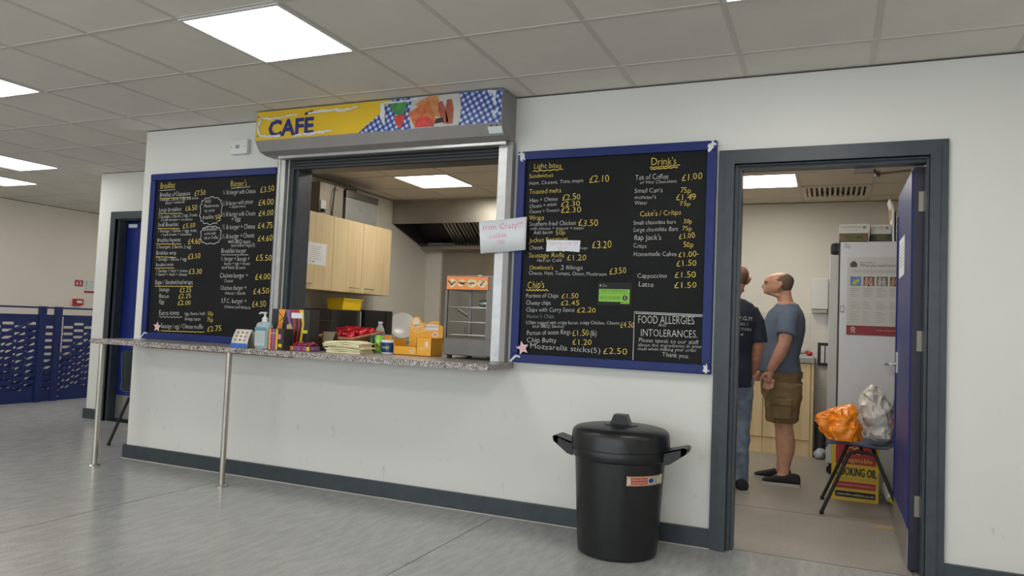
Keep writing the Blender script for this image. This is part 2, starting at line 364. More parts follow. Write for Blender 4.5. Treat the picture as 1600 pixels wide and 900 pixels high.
# ---- ceilings: tiles and T-bars
def tiled(cname, m, mb, x0, y0, nx, ny, keep, skip, near):
    C = B(); 
    root = struct(cname, (0, 0, H))
    me = {}; far = B(); shared = None
    for i in range(nx):
        for j in range(ny):
            a, b = x0+.6*i, y0+.6*j
            r = keep(a, b)
            if r is None or any(abs(a-p) < .1 and abs(b-q) < .1 for p, q in skip): continue
            xa, xb, ya, yb = r
            if not near(a, b): far.box(xa+.011, xb-.011, ya+.011, yb-.011, H+.005, H+.02); continue
            full = (xb-xa > .599 and yb-ya > .599)
            if full and shared:
                o = bpy.data.objects.new('ceiling_tile', shared); COL.objects.link(o); o.parent = root; o.location = (a, b, 0)
            else:
                t = B().box(xa+.011, xb-.011, ya+.011, yb-.011, H+.005, H+.02)
                if full:
                    for k, v in enumerate(t.v): t.v[k] = v-Vector((a, b, 0))
                o = t.build('ceiling_tile', m, root)
                if full: o.location = (a, b, 0); shared = o.data
    if far.v: far.build('ceiling_tile', m, root, kind='stuff')
    return root
def keep_h(a, b):
    if a >= -2.9 and a+.6 > -2.5 and b >= 0: return None
    if a > -4.5 and b >= 1.3: return None
    xa, xb, ya, yb = max(a, -7.65), min(a+.6, 6), max(b, -8), min(b+.6, 6)
    if a > -2.5 and b > -.5: yb = min(yb, .06)
    return (xa, xb, ya, yb) if xb-xa > .05 and yb-ya > .05 else None
CEIL = tiled('ceiling', M_TILE, M_BAR, -7.8, -8.14, 23, 24, keep_h, HALL_LIGHTS, lambda a, b: -2.2 < b and a < 3.5)
for i in range(24):
    x = -7.8+.6*i; y1 = 6 if x < -4.5 else (1.2 if x < -2.6 else .06)
    if -7.65 < x < 6: B().box(x-.012, x+.012, -8, y1, H+.0025, H+.0085).build('grid_bar', M_BAR, CEIL)
for j in range(24):
    y = -8.14+.6*j; x1 = 6 if y < 0 else (-2.5 if y < 1.2 else -4.55)
    if -8 < y < 6: B().box(-7.65, x1, y-.012, y+.012, H+.002, H+.008).build('grid_bar', M_BAR, CEIL)
B().box(-7.85, 6.2, -8.2, 6.2, H+.05, H+.1).build('ceiling_void', M_TILE, CEIL)
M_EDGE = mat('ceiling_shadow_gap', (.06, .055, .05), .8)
B().box(.49, 6, -.003, 0, H-.004, H).box(-2.6, -1.345, -.002, 0, H-.003, H).build('edge_trim', M_EDGE, CEIL)  # thin dark strips painting the shade where wall meets ceiling
def keep_k(a, b):
    xa, xb, ya, yb = max(a, -2.4), min(a+.6, 3.2), max(b, .09), min(b+.6, 4.03)
    return (xa, xb, ya, yb) if xb-xa > .05 and yb-ya > .05 else None
VENT = (1.96, 3.13)
CEILK = tiled('ceiling', M_KTILE, M_BAR, -2.84, .13-.6, 11, 8, keep_k, KIT_LIGHTS+[VENT], lambda a, b: True)
for i in range(11):
    x = -2.84+.6*i
    if -2.4 < x < 3.2: B().box(x-.012, x+.012, .09, 4.03, H+.0025, H+.0085).build('grid_bar', M_BAR, CEILK)
for j in range(8):
    y = .13-.6+.6*j
    if .1 < y < 4.03: B().box(-2.4, 3.2, y-.012, y+.012, H+.002, H+.008).build('grid_bar', M_BAR, CEILK)
# ---- lit panels
def panel(a, b, m, label, group=None):
    t = thing('ceiling_light', label, 'ceiling light', (a+.3, b+.3, H), group)
    f = B().box(a+.005, a+.022, b+.005, b+.595, H-.004, H+.02).box(a+.578, a+.595, b+.005, b+.595, H-.004, H+.02)
    f.box(a+.022, a+.578, b+.005, b+.022, H-.004, H+.02).box(a+.022, a+.578, b+.578, b+.595, H-.004, H+.02)
    f.build('frame', M_WHITE, t)
    B().box(a+.022, a+.578, b+.022, b+.578, H+.002, H+.012).build('diffuser', m, t)
LL = {(-.6, -1.54): 'large bright square ceiling light nearest to the yellow sign', (-3.0, -1.54): 'square ceiling light at the left picture edge, second nearest',
      (1.8, -1.54): 'square ceiling light cut off at the top edge above the right menu board', (-5.4, .26): 'far square ceiling light before the recess, nearer of the two far ones',
      (-6.6, .86): 'farthest square ceiling light, close to the cream end wall'}
for p in HALL_LIGHTS: panel(p[0], p[1], M_LED, LL.get(p, 'square ceiling light outside the picture'), 'recessed square ceiling lights in the hall')
panel(-1.64, 1.93, M_LEDK, 'square ceiling light inside the kitchen, seen through the serving hatch', 'kitchen ceiling lights')
panel(1.36, .73, M_LEDK, 'square kitchen ceiling light hidden above the door head', 'kitchen ceiling lights'); panel(-.44, .73, M_LEDK, 'square kitchen ceiling light hidden above the hatch head', 'kitchen ceiling lights')
panel(1.36, 2.53, M_LEDK, 'square ceiling light inside the kitchen, seen through the doorway', 'kitchen ceiling lights')
a, b = VENT
t = thing('air_vent', 'cream louvred air vent in the kitchen ceiling beside the doorway light', 'vent', (a+.3, b+.3, H))
f = B().box(a+.01, a+.05, b+.01, b+.59, H-.006, H+.01).box(a+.55, a+.59, b+.01, b+.59, H-.006, H+.01).box(a+.05, a+.55, b+.01, b+.06, H-.006, H+.01).box(a+.05, a+.55, b+.54, b+.59, H-.006, H+.01)
f.build('frame', M_KTILE, t)
box('backing', mat('vent_dark', (.10, .08, .06), .8), t, a+.05, a+.55, b+.06, b+.54, H+.03, H+.035)
for k in range(11):
    B().box(a+.06+k*.045, a+.082+k*.045, b+.06, b+.54, H-.003, H+.022).build('slat', M_KTILE, t)

# ---- door 1 (open kitchen door)
D1 = struct('door_1', (2.2, 0, 0))
fr = B()
for (y0, i0) in ((-.024, 0), (-.034, .034)):
    fr.box(1.676+i0, 1.757, y0, -.0, 0, 2.01).box(2.657, 2.735-i0, y0, -.0, 0, 2.01).box(1.676+i0, 2.735-i0, y0, -.0, 2.01, 2.085-i0)
fr.build('architrave', M_GREYPAINT, D1)
ln = B().box(1.737, 1.775, 0, .15, 0, 2.0).box(2.645, 2.678, 0, .15, 0, 2.0).box(1.737, 2.678, 0, .15, 2.0, 2.028)
ln.box(1.775, 1.79, .02, .10, 0, 1.985).box(1.775, 2.645, .02, .10, 1.985, 2.0)
ln.build('lining', M_GREYPAINT, D1)
LF = box('door_leaf', M_DOORBLUE, D1, 2.6, 2.644, .127, .985, .012, 1.985, bev=.003)
box('hinge_edge', mat('dark_lipping', (.016, .014, .03), .5), LF, 2.603, 2.644, .1195, .1265, .012, 1.985)
M_KICK = mat('kick_plate_satin', (.30, .29, .27), .3, .6, var=.1)
box('kick_plate', M_KICK, LF, 2.5975, 2.6, .135, .975, .02, .195)
B().box(2.594, 2.6, .955, .985, .21, 1.86).box(2.594, 2.6, .125, .14, .21, 1.97).build('edge_strip', M_BLUEPAINT, LF)
M_BRASSY = mat('worn_hinge_metal', (.28, .26, .21), .5, .6)
for z in (1.76, 1.07, .27): box('hinge', M_BRASSY, LF, 2.624, 2.650, .110, .119, z, z+.1)
bo = B().tube([(2.595, .88, .98), (2.56, .88, .98), (2.56, .80, .98)], .009); bo.box(2.592, 2.6, .86, .9, .93, 1.05); bo.build('door_handle', M_ALU, LF, smooth=True)
cl = B().tube([(2.39, .10, 2.0), (2.45, .33, 2.0)], .009, 8).tube([(2.45, .33, 2.0), (2.60, .27, 2.0)], .006, 8).tube([(2.45, .33, 1.985), (2.45, .33, 2.012)], .014, 10)
cl.box(2.33, 2.42, .10, .13, 1.965, 1.985); cl.build('door_closer_arm', mat('closer_brown_metal', (.16, .12, .10), .4, .6), D1, smooth=True)
# ---- door 2 (recess, closed)
D2 = struct('door_2', (-3.9, 1.17, 0))
fr = B()
for (y0, i0) in ((1.15, 0), (1.14, .03)):
    fr.box(-4.425+i0, -4.345, y0, 1.17, 0, 2.005).box(-3.435, -3.36-i0, y0, 1.17, 0, 2.005).box(-4.425+i0, -3.36-i0, y0, 1.17, 2.005, 2.08-i0)
fr.build('architrave', M_GREYPAINT, D2)
B().box(-4.36, -4.325, 1.17, 1.35, 0, 1.995).box(-3.455, -3.42, 1.17, 1.35, 0, 1.995).box(-4.36, -3.42, 1.17, 1.35, 1.995, 2.03).box(-4.325, -4.31, 1.17, 1.25, 0, 1.995).build('lining', M_GREYPAINT, D2)
LF2 = box('door_leaf', M_DOORBLUE, D2, -4.32, -3.46, 1.255, 1.30, .012, 1.985, bev=.003)
box('kick_plate', M_KICK, LF2, -4.31, -3.47, 1.2525, 1.255, .02, .25)
box('label_plate', M_PAPER, LF2, -4.29, -4.17, 1.2525, 1.255, 1.93, 1.965)
# ---- hatch lining
T1 = B().box(-1.21, -1.15, .03, .17, .895, 2.2).box(-1.21, -1.175, .005, .03, .895, 2.2).box(.387, .40, .005, .17, .895, 2.2).box(-1.15, .387, .03, .17, 2.12, 2.2)
T1 = T1.build('trim_1', M_GREYPAINT, kind='structure')
box('sill_infill', M_GRANITE, T1, -1.149, -1.0515, .0, .50, .862, .895)

# ================================================================ SHUTTER WITH SIGN
sh = thing('roller_shutter', 'grey roller shutter housing with yellow sign above the serving hatch', 'shutter', (-.43, 0, 2.2))
prof = [(0, H-.004), (-.2, H-.004), (-.2, 2.275), (-.155, 2.215), (-.09, 2.2), (0, 2.2)]
B().prism(prof, (-1.34, 0, 0), (0, 1, 0), (0, 0, 1), (1.82, 0, 0)).build('housing', M_SHUT, sh)
for x in (-1.3425, .4805): B().prism([(-.006, H-.006), (-.192, H-.006), (-.192, 2.28), (-.15, 2.225), (-.088, 2.21), (-.006, 2.21)], (x, 0, 0), (0, 1, 0), (0, 0, 1), (.002, 0, 0)).build('end_plate', M_SHUT, sh)
box('bottom_bar', M_ALU, sh, -1.24, .46, -.085, -.03, 2.178, 2.2, bev=.004)
g = B().box(-1.275, -1.215, -.035, 0, .897, 2.2); g.box(-1.262, -1.255, -.04, -.034, .897, 2.2); g.build('guide_rail', M_ALU, sh)
g = B().box(.395, .452, -.04, 0, .897, 2.178); g.build('guide_rail', M_ALU, sh)
box('guide_channel', M_SHUT, sh, .454, .49, -.05, 0, .897, 2.2); box('guide_channel', M_SHUT, sh, -1.288, -1.277, -.03, 0, .897, 2.2)
for k in range(4): B().tube([(-1.21, .012, 2.13+k*.02), (.39, .012, 2.13+k*.02)], .0105, 8).build('shutter_slat', M_DKSHUT, sh)
B().prism([(-.1905, 2.2585), (-.165, 2.2245), (-.163, 2.226), (-.1885, 2.26)], (.385, 0, 0), (0, 1, 0), (0, 0, 1), (.088, 0, 0)).build('maker_plate', M_PAPER, sh)
for x, y, z in ((.41, -.19, 2.265), (.445, -.19, 2.265), (-1.32, -.2, 2.44), (-1.32, -.2, 2.31)): B().ball((x, y, z), .006, 8, 6).build('screw', M_BLACKI, sh)
# sign face: flat print on the front of the housing
FS = FY(-.2005); Z0, Z1 = 2.278, H-.006; X0, X1 = -1.335, .475
def sx(px): return X0+(px-401)/(783-401)*(X1-X0)       # lateral position along the sign, measured on the photo's pixels
def perspx(px):
    # pixel column -> metres along the sign (perspective corrected)
    t = (px-401)/382.; return X0+(X1-X0)*(t*(1+.42))/(1+.42*t)
P1 = perspx
SG = B().poly([(X0, Z0), (X1, Z0), (X1, Z1), (X0, Z1)], FS, .001).build('sign_face', M_GINGHAM, sh)
B().poly([(X0, Z0), (P1(543), Z0), (P1(574), Z0+.11), (P1(590), Z1), (X0, Z1)], FS, .002).build('yellow_panel', M_YEL, SG)
pl = B(); pc = (P1(664), Z0+.09)
pts = [(pc[0]+.175*math.cos(t*PI/24), pc[1]+.25*math.sin(t*PI/24)) for t in range(48)]
def clipz(ps): return [(min(max(u, X0), X1), min(max(v, Z0+.001), Z1-.001)) for u, v in ps]
M_PLATE = mat('plate_print', (.48, .46, .43), .5); M_TOAST = mat('toast_print', (.50, .13, .03), .5, var=.35, vscale=25); M_TOAST2 = mat('toast_crust_print', (.50, .20, .06), .5, var=.25, vscale=25)
M_SAUS = mat('sausage_print', (.30, .06, .025), .5, var=.3, vscale=40); M_TOM = mat('tomato_print', (.55, .035, .03), .5, var=.3, vscale=30); M_GREENP = mat('green_print', (.05, .22, .06), .5, var=.3, vscale=30)
pl.poly(clipz(pts), FS, .003).build('plate_picture', M_PLATE, SG)
B().poly([(P1(620), Z0+.10), (P1(655), Z0+.165), (P1(668), Z0+.02), (P1(632), Z0+.005)], FS, .0045).build('toast_picture', M_TOAST, SG)
B().poly([(P1(630), Z0+.15), (P1(652), Z1-.003), (P1(668), Z1-.004), (P1(676), Z0+.06), (P1(664), Z0+.06), (P1(656), Z0+.165), (P1(636), Z0+.13)], FS, .004).build('toast_picture', M_TOAST2, SG)
s_ = B().stroke([(P1(672), Z0+.15), (P1(676), Z0+.10), (P1(684), Z0+.02)], [.03, .05, .035], FS, .005); s_.stroke([(P1(688), Z0+.16), (P1(689), Z0+.10), (P1(690), Z0+.012)], [.03, .055, .04], FS, .005); s_.build('sausage_picture', M_SAUS, SG)
B().poly([(P1(632), Z0+.005), (P1(635), Z0+.06), (P1(650), Z0+.07), (P1(662), Z0+.04), (P1(664), Z0+.004)], FS, .0055).build('tomato_picture', M_TOM, SG)
B().poly([(P1(598), Z0+.09), (P1(600), Z0+.04), (P1(608), Z0+.003), (P1(616), Z0+.09)], FS, .004).build('tomato_picture', M_TOM, SG)
B().poly([(P1(589), Z0+.17), (P1(594), Z0+.12), (P1(604), Z0+.085), (P1(614), Z0+.10), (P1(618), Z0+.165), (P1(604), Z1-.012)], FS, .005).build('leaf_picture', M_GREENP, SG)
c = B().poly([(P1(665), Z0+.02), (P1(667), Z0+.05), (P1(678), Z0+.055), (P1(680), Z0+.025)], FS, .006); c.build('fork_picture', M_BLACKI, SG)
GLB = B(); write(GLB, 'CAFE', P1(417), Z0+.024, P1(478), Z0+.024, .106, FS, 0, -.04, .0035); GLB.build('cafe_lettering', M_BLUEI, SG)
B().stroke([(P1(465), Z0+.152), (P1(476), Z0+.166)], .018, FS, .0035).build('accent_mark', M_BLUEI, SG)
def rag(pts, wd, w=.006):
    out = []
    for i in range(len(pts)-1):
        for k in range(6): t = k/6; out.append((pts[i][0]*(1-t)+pts[i+1][0]*t+random.uniform(-.003, .003), pts[i][1]*(1-t)+pts[i+1][1]*t+random.uniform(-.004, .004)))
    out.append(pts[-1]); B().stroke(out, [wd*1.35*random.uniform(.6, 1.3) for _ in out], FS, w).build('torn_sticker_residue', M_TAPE, SG)
rag([(P1(407), Z0+.15), (P1(403), Z0+.09), (P1(407), Z0+.03), (P1(418), Z0+.02), (P1(434), Z0+.022)], .013)
rag([(P1(407), Z0+.15), (P1(420), Z0+.14), (P1(455), Z0+.152)], .010); rag([(P1(470), Z0+.158), (P1(500), Z0+.162), (P1(522), Z0+.152), (P1(542), Z0+.168)], .012)
rag([(P1(452), Z0+.012), (P1(480), Z0+.02), (P1(505), Z0+.028)], .012); rag([(P1(578), Z0+.175), (P1(581), Z0+.05)], .022); rag([(P1(581), Z0+.178), (P1(605), Z0+.172), (P1(636), Z0+.183)], .009)
rag([(P1(756), Z0+.185), (P1(768), Z0+.178), (P1(771), Z0+.11)], .014); rag([(P1(768), Z0+.04), (P1(775), Z0+.07)], .012)

# ================================================================ MENU BOARDS
def board(label, x0, x1, z0, z1, lines, rr=True):
    t = thing('menu_board', label, 'menu board', ((x0+x1)/2, 0, z0)); wdt = .05
    box('board_panel', M_BOARD, t, x0+.03, x1-.03, -.022, -.002, z0+.03, z1-.03) if rr else box('board_panel', M_BOARD, t, x0+.03, x1-.001, -.022, -.002, z0+.03, z1-.03)
    for r in (((x0, x1), (z0, z0+wdt)), ((x0, x1), (z1-wdt, z1)), ((x0, x0+wdt), (z0+wdt, z1-wdt)), ((x1-wdt, x1), (z0+wdt, z1-wdt)))[:4 if rr else 3]:
        box('frame_rail', M_BLUEPAINT, t, r[0][0], r[0][1], -.04, -.001, r[1][0], r[1][1], bev=.006)
    F = FY(-.0228); bw, by, bd = B(), B(), B()
    for l in lines.split('\n'):
        c, s, a, b_, c_, d, h = l.split('|')
        lb = B(); write(lb, s, float(a), float(b_), float(c_), float(d), float(h), F, 0. if s.isupper() and len(s) > 8 else .09)
        lb.build('chalk_writing', M_CHALKD if s.startswith('Hunter') else (M_CHALKW if c == 'W' else M_CHALKY), t)
    return t, bw, by, bd, F

RT = '''Y|Light bites|0.616|2.039|0.791|2.034|0.030
Y|Sandwiches|0.590|1.983|0.742|1.984|0.023
W|Ham, Cheese, Tuna mayo|0.592|1.941|0.926|1.947|0.021
Y|£2.10|0.957|1.942|1.080|1.944|0.040
Y|Toasted melts|0.594|1.888|0.793|1.892|0.026
W|Ham + Cheese|0.600|1.838|0.776|1.845|0.023
Y|£2.50|0.799|1.844|0.915|1.848|0.033
W|Cheese + onion|0.598|1.804|0.769|1.815|0.021
Y|£2.30|0.793|1.807|0.912|1.811|0.030
W|Cheese + Tomato|0.599|1.774|0.786|1.781|0.019
Y|£2.30|0.794|1.773|0.918|1.774|0.030
Y|Wraps|0.601|1.732|0.693|1.735|0.027
W|Southern fried Chicken|0.602|1.698|0.890|1.702|0.025
Y|£3.50|0.902|1.694|1.023|1.692|0.037
W|with cheese + lettuce + mayo|0.607|1.676|0.937|1.675|0.017
W|Add bacon|0.633|1.649|0.752|1.652|0.021
Y|50p|0.768|1.644|0.830|1.647|0.026
Y|Jacket Potatoes|0.607|1.601|0.847|1.610|0.026
W|Cheese,|0.608|1.559|0.700|1.563|0.025
W|mayo|0.918|1.562|0.967|1.562|0.015
Y|£3.20|0.990|1.566|1.105|1.569|0.040
Y|Sausage Rolls|0.606|1.514|0.828|1.515|0.026
Y|£1.20|0.844|1.496|0.959|1.497|0.033
W|Hot or Cold|0.660|1.488|0.813|1.489|0.019
Y|Omelette's|0.614|1.443|0.764|1.444|0.024
W|2 fillings|0.807|1.445|0.942|1.446|0.024
W|Cheese, Ham, Tomato, Onion, Mushroom|0.611|1.413|1.085|1.411|0.021
Y|£3.50|1.096|1.419|1.197|1.427|0.035
Y|Chip's|0.606|1.334|0.714|1.336|0.041
W|Portion of Chips|0.601|1.278|0.802|1.283|0.024
Y|£1.50|0.818|1.280|0.921|1.282|0.027
W|Cheesy chips|0.602|1.237|0.757|1.241|0.024
Y|£2.45|0.816|1.239|0.930|1.243|0.028
W|Chips with Curry Sauce|0.604|1.196|0.901|1.205|0.024
Y|£2.20|0.913|1.202|1.029|1.206|0.027
W|Hunter's Chips|0.610|1.159|0.780|1.165|0.022
W|(Chips topped with crispy bacon, crispy Chicken, Cheese|0.607|1.125|1.164|1.143|0.019
Y|£4.50|1.168|1.126|1.247|1.129|0.031
W|and BBQ Sauce)|0.648|1.105|0.844|1.113|0.018
W|Portion of onion Rings|0.614|1.059|0.884|1.078|0.026
Y|£1.50|0.892|1.067|0.993|1.076|0.033
W|(6)|0.997|1.072|1.038|1.074|0.032
W|Chip Butty|0.616|1.018|0.801|1.027|0.028
Y|£1.20|0.894|1.017|1.010|1.023|0.031
W|Mozzarella sticks(5)|0.637|0.986|1.064|0.979|0.029
Y|£2.50|1.075|0.976|1.216|0.980|0.034
Y|Drink's|1.310|2.024|1.453|2.024|0.039
W|Tea of Coffee|1.226|1.946|1.410|1.946|0.029
Y|£1.00|1.480|1.932|1.591|1.938|0.035
W|or Hot Chocolate|1.252|1.923|1.456|1.923|0.018
W|Small Can's|1.225|1.874|1.381|1.873|0.025
Y|75p|1.475|1.866|1.533|1.864|0.028
W|monster's|1.226|1.839|1.347|1.839|0.021
Y|£1.49|1.452|1.825|1.561|1.825|0.032
W|Water|1.227|1.807|1.299|1.808|0.021
Y|75p|1.473|1.797|1.535|1.795|0.022
Y|Cake's / Crisps|1.258|1.742|1.485|1.748|0.028
W|Small chocolate bars|1.224|1.696|1.459|1.700|0.022
Y|30p|1.497|1.699|1.544|1.698|0.024
W|Large chocolate Bars|1.225|1.657|1.471|1.661|0.023
Y|75p|1.491|1.661|1.545|1.660|0.023
W|flap Jack's|1.231|1.611|1.382|1.613|0.028
Y|£1.00|1.475|1.616|1.563|1.622|0.028
W|Crisps|1.228|1.569|1.303|1.568|0.023
Y|50p|1.501|1.571|1.555|1.571|0.028
W|Homemade Cakes|1.230|1.523|1.468|1.523|0.024
Y|£1.00-|1.475|1.516|1.586|1.523|0.029
Y|£1.50|1.466|1.468|1.574|1.472|0.031
W|Cappuccino|1.255|1.403|1.420|1.405|0.024
Y|£1.50|1.458|1.405|1.573|1.410|0.031
W|Latte|1.261|1.357|1.349|1.355|0.026
Y|£1.50|1.456|1.350|1.581|1.356|0.031
W|FOOD ALLERGIES|1.267|1.154|1.573|1.159|0.042
W|AND|1.380|1.141|1.425|1.143|0.014
W|INTOLERANCES.|1.284|1.085|1.592|1.089|0.038
W|Please speak to our staff|1.274|1.053|1.596|1.055|0.021
W|about the ingredients in your|1.272|1.029|1.617|1.036|0.017
W|meal when making your order|1.272|1.008|1.588|1.014|0.017
W|Thank you.|1.406|0.980|1.549|0.978|0.024'''
LT = '''Y|Breakfast|-2.399|2.023|-2.249|2.027|0.044
W|Breakfast of Champions|-2.400|1.963|-2.091|1.965|0.031
Y|£7.50|-2.053|1.959|-1.941|1.965|0.038
W|3 Sausages, 2 bacon, 2 eggs, hash brown|-2.397|1.931|-2.007|1.934|0.022
W|beans + tomatoes|-2.336|1.905|-2.143|1.910|0.020
W|Large Breakfast|-2.397|1.849|-2.170|1.853|0.029
Y|£6.50|-2.132|1.852|-2.013|1.854|0.038
W|2 Sausages, 2 bacon, 2 egg, 2 toast|-2.399|1.801|-2.009|1.810|0.024
W|2 hash browns + tomatoes|-2.371|1.779|-2.050|1.780|0.019
W|Small Breakfast|-2.400|1.738|-2.192|1.740|0.029
Y|£5.50|-2.146|1.723|-2.021|1.728|0.033
W|1 Sausage, 1 bacon, 1 egg, toast,|-2.396|1.695|-2.000|1.695|0.024
W|1 hash brown + tomatoes|-2.361|1.668|-2.054|1.670|0.019
W|Breakfast baguette|-2.396|1.623|-2.157|1.626|0.029
Y|£4.60|-2.086|1.604|-1.961|1.606|0.038
W|2 Sausages, 2 bacon, 2 egg|-2.399|1.575|-2.052|1.576|0.024
W|Breakfast wrap|-2.398|1.527|-2.194|1.529|0.029
Y|£3.50|-2.077|1.494|-1.953|1.504|0.038
W|1 Sausage, 1 Bacon, 1 egg|-2.397|1.484|-2.088|1.485|0.024
W|Breakfast toastie|-2.393|1.440|-2.212|1.446|0.024
W|1 Sausage + hash + cheese|-2.390|1.397|-2.069|1.401|0.022
W|1 bacon + hash + cheese|-2.387|1.371|-2.073|1.373|0.022
Y|£3.30|-2.061|1.387|-1.931|1.388|0.037
W|Baps / Sandwiches/wraps|-2.388|1.307|-2.011|1.313|0.033
W|Sausage|-2.344|1.255|-2.241|1.257|0.029
Y|£2.25|-2.138|1.250|-2.019|1.257|0.033
W|Bacon|-2.340|1.208|-2.242|1.205|0.028
Y|£2.25|-2.147|1.205|-2.016|1.215|0.033
W|Egg|-2.336|1.167|-2.284|1.166|0.029
Y|£2.00|-2.149|1.156|-2.018|1.164|0.033
W|Extra items|-2.329|1.080|-2.124|1.087|0.033
W|egg, cheese, hash|-2.074|1.088|-1.876|1.093|0.024
Y|50p|-1.852|1.091|-1.797|1.093|0.030
W|Sausage, bacon|-2.070|1.051|-1.916|1.052|0.024
Y|75p|-1.854|1.045|-1.794|1.048|0.030
W|Sausage / egg / Cheese muffin|-2.301|0.984|-1.886|0.994|0.033
Y|£2.75|-1.849|0.977|-1.711|0.988|0.037
W|Add|-1.942|1.902|-1.887|1.905|0.028
W|Mushrooms|-1.952|1.872|-1.806|1.873|0.023
W|to your|-1.943|1.836|-1.839|1.841|0.024
W|Breakfast|-1.957|1.785|-1.848|1.790|0.028
Y|50|-1.835|1.781|-1.784|1.787|0.032
W|All Breakfasts|-1.944|1.699|-1.804|1.704|0.026
W|come with|-1.930|1.671|-1.820|1.674|0.021
W|tea or Coffee|-1.930|1.641|-1.793|1.642|0.023
Y|Burger's|-1.710|2.014|-1.559|2.018|0.042
W|¼ lb burger with Cheese|-1.776|1.959|-1.475|1.963|0.033
Y|£3.50|-1.436|1.962|-1.309|1.971|0.040
W|¼ lb burger with cheese|-1.776|1.881|-1.493|1.889|0.030
W|+ mushrooms|-1.710|1.858|-1.559|1.864|0.021
Y|£4.00|-1.447|1.870|-1.308|1.877|0.040
W|½ lb burger with Cheese|-1.770|1.802|-1.465|1.805|0.033
W|+ Egg|-1.685|1.769|-1.598|1.769|0.027
Y|£4.00|-1.441|1.798|-1.303|1.802|0.040
W|½ lb burger + Cheese|-1.766|1.710|-1.463|1.711|0.033
Y|£4.75|-1.441|1.711|-1.302|1.713|0.042
W|½ lb burger + Cheese|-1.760|1.642|-1.465|1.650|0.032
W|with BBQ sauce|-1.702|1.609|-1.495|1.608|0.028
W|and onion rings(2)|-1.671|1.584|-1.454|1.586|0.023
Y|£4.60|-1.434|1.621|-1.301|1.625|0.040
W|Breakfast burger|-1.761|1.541|-1.530|1.542|0.032
Y|£5.50|-1.441|1.485|-1.297|1.486|0.040
W|½ burger + Sausage +|-1.757|1.486|-1.497|1.485|0.030
W|bacon + egg + cheese|-1.725|1.457|-1.486|1.456|0.022
W|and hash brown|-1.746|1.427|-1.527|1.427|0.023
W|Chicken burger +|-1.759|1.363|-1.500|1.369|0.032
W|Cheese|-1.716|1.332|-1.634|1.333|0.022
Y|£4.00|-1.437|1.352|-1.299|1.358|0.040
W|Chicken burger +|-1.746|1.277|-1.505|1.282|0.031
W|cheese + Bacon|-1.703|1.246|-1.514|1.248|0.022
Y|£4.50|-1.446|1.252|-1.303|1.261|0.040
W|S.F.C. burger +|-1.733|1.186|-1.498|1.188|0.032
W|cheese and lettuce|-1.702|1.151|-1.461|1.149|0.022
Y|£4.50|-1.451|1.163|-1.324|1.171|0.040'''

class Strokes:
    def __init__(s, m, n): s.m = m; s.n = n; s.t = None
    def stroke(s, *a): B().stroke(*a).build(s.n, s.m, s.t); return s
bw, by = Strokes(M_CHALKW, 'chalk_line'), Strokes(M_CHALKY, 'chalk_line')
tR, _a, _b, _c, F = board('large black menu board in a blue frame right of the hatch, light bites and drinks', .52, 1.665, .9, 2.14, RT)
bw.t = by.t = tR
for a_, b_ in (((1.306, 2.012), (1.47, 2.018)), ((1.31, 2.002), (1.46, 2.007))): by.stroke(wavy(*a_, *b_, .002, .03), .004, F)
by.stroke(wavy(.613, 2.022, .80, 2.026, .003, .04), .004, F); by.stroke(wavy(.599, 1.322, .738, 1.325, .004, .02), .004, F)
for p in ([(1.247, .952), (1.247, 1.216), (1.615, 1.211)], [(1.253, 1.208), (1.615, 1.203)]): bw.stroke(p, .004, F)
tL, _a, _b, _c, F = board('black breakfast and burgers menu board in a blue frame left of the hatch', -2.485, -1.290, .9, 2.135, LT, False)
bw.t = by.t = tL
for x0, z0, x1, z1 in ((-2.399, 1.95, -2.09, 1.951), (-2.402, 1.837, -2.162, 1.834), (-2.399, 1.724, -2.178, 1.721), (-2.402, 1.608, -2.149, 1.607), (-2.4, 1.512, -2.192, 1.508), (-2.399, 1.426, -2.204, 1.43), (-2.387, 1.292, -2.01, 1.297), (-2.299, .963, -1.872, .972)):
    by.stroke(wavy(x0, z0, x1, z1, .0015, .05), .004, F)
bw.stroke([(-2.404, 2.011), (-2.242, 2.013)], .003, F); bw.stroke(wavy(-2.327, 1.066, -2.098, 1.07, .005, .035), .003, F); bw.stroke([(-1.702, 2.003), (-1.526, 2.01)], .004, F); bw.stroke([(-1.754, 1.527), (-1.507, 1.527)], .003, F)
def cloud(x0, z0, x1, z1, n):
    cx, cz, rx, rz = (x0+x1)/2, (z0+z1)/2, abs(x1-x0)/2, abs(z1-z0)/2
    bw.stroke([(cx+rx*(1-.10*abs(math.cos(n*t/2)))*math.copysign(abs(math.cos(t))**.7, math.cos(t)), cz+rz*(1-.10*abs(math.cos(n*t/2)))*math.copysign(abs(math.sin(t))**.7, math.sin(t))) for t in [2*PI*k/120 for k in range(121)]], .004, F)
cloud(-1.991, 1.95, -1.77, 1.745, 14); cloud(-1.97, 1.737, -1.765, 1.603, 12)
def patch(t, cx, cz, r, dirs, y=-.0408):
    b = B(); pts = []
    for k in range(34):
        a = 2*PI*k/34+random.uniform(-.06, .06); q = r*random.uniform(.45, 1.0)*(.75+.25*math.sin(a*3+cx*9)); c, s = math.cos(a), math.sin(a)
        if c*dirs[0] < -.2: q *= .45
        if s*dirs[1] < -.2: q *= .45
        pts.append((cx+q*c, cz+q*s))
    b.poly([(min(max(u, (t.location.x-.57 if True else 0)), t.location.x+.57), v) for u, v in pts], FY(y)); return b.build('torn_tape', M_TAPE, t)
patch(tR, .537, 2.125, .055, (1, -1)); patch(tR, 1.647, 2.123, .06, (-1, -1)); patch(tR, 1.645, .918, .05, (-1, 1)); 
b = B().stroke([(.525, .905), (.56, .94)], .012, FY(-.0408)); b.stroke([(.56, .94), (.585, .932)], .01, FY(-.0408)); b.build('torn_tape', M_TAPE, tR)
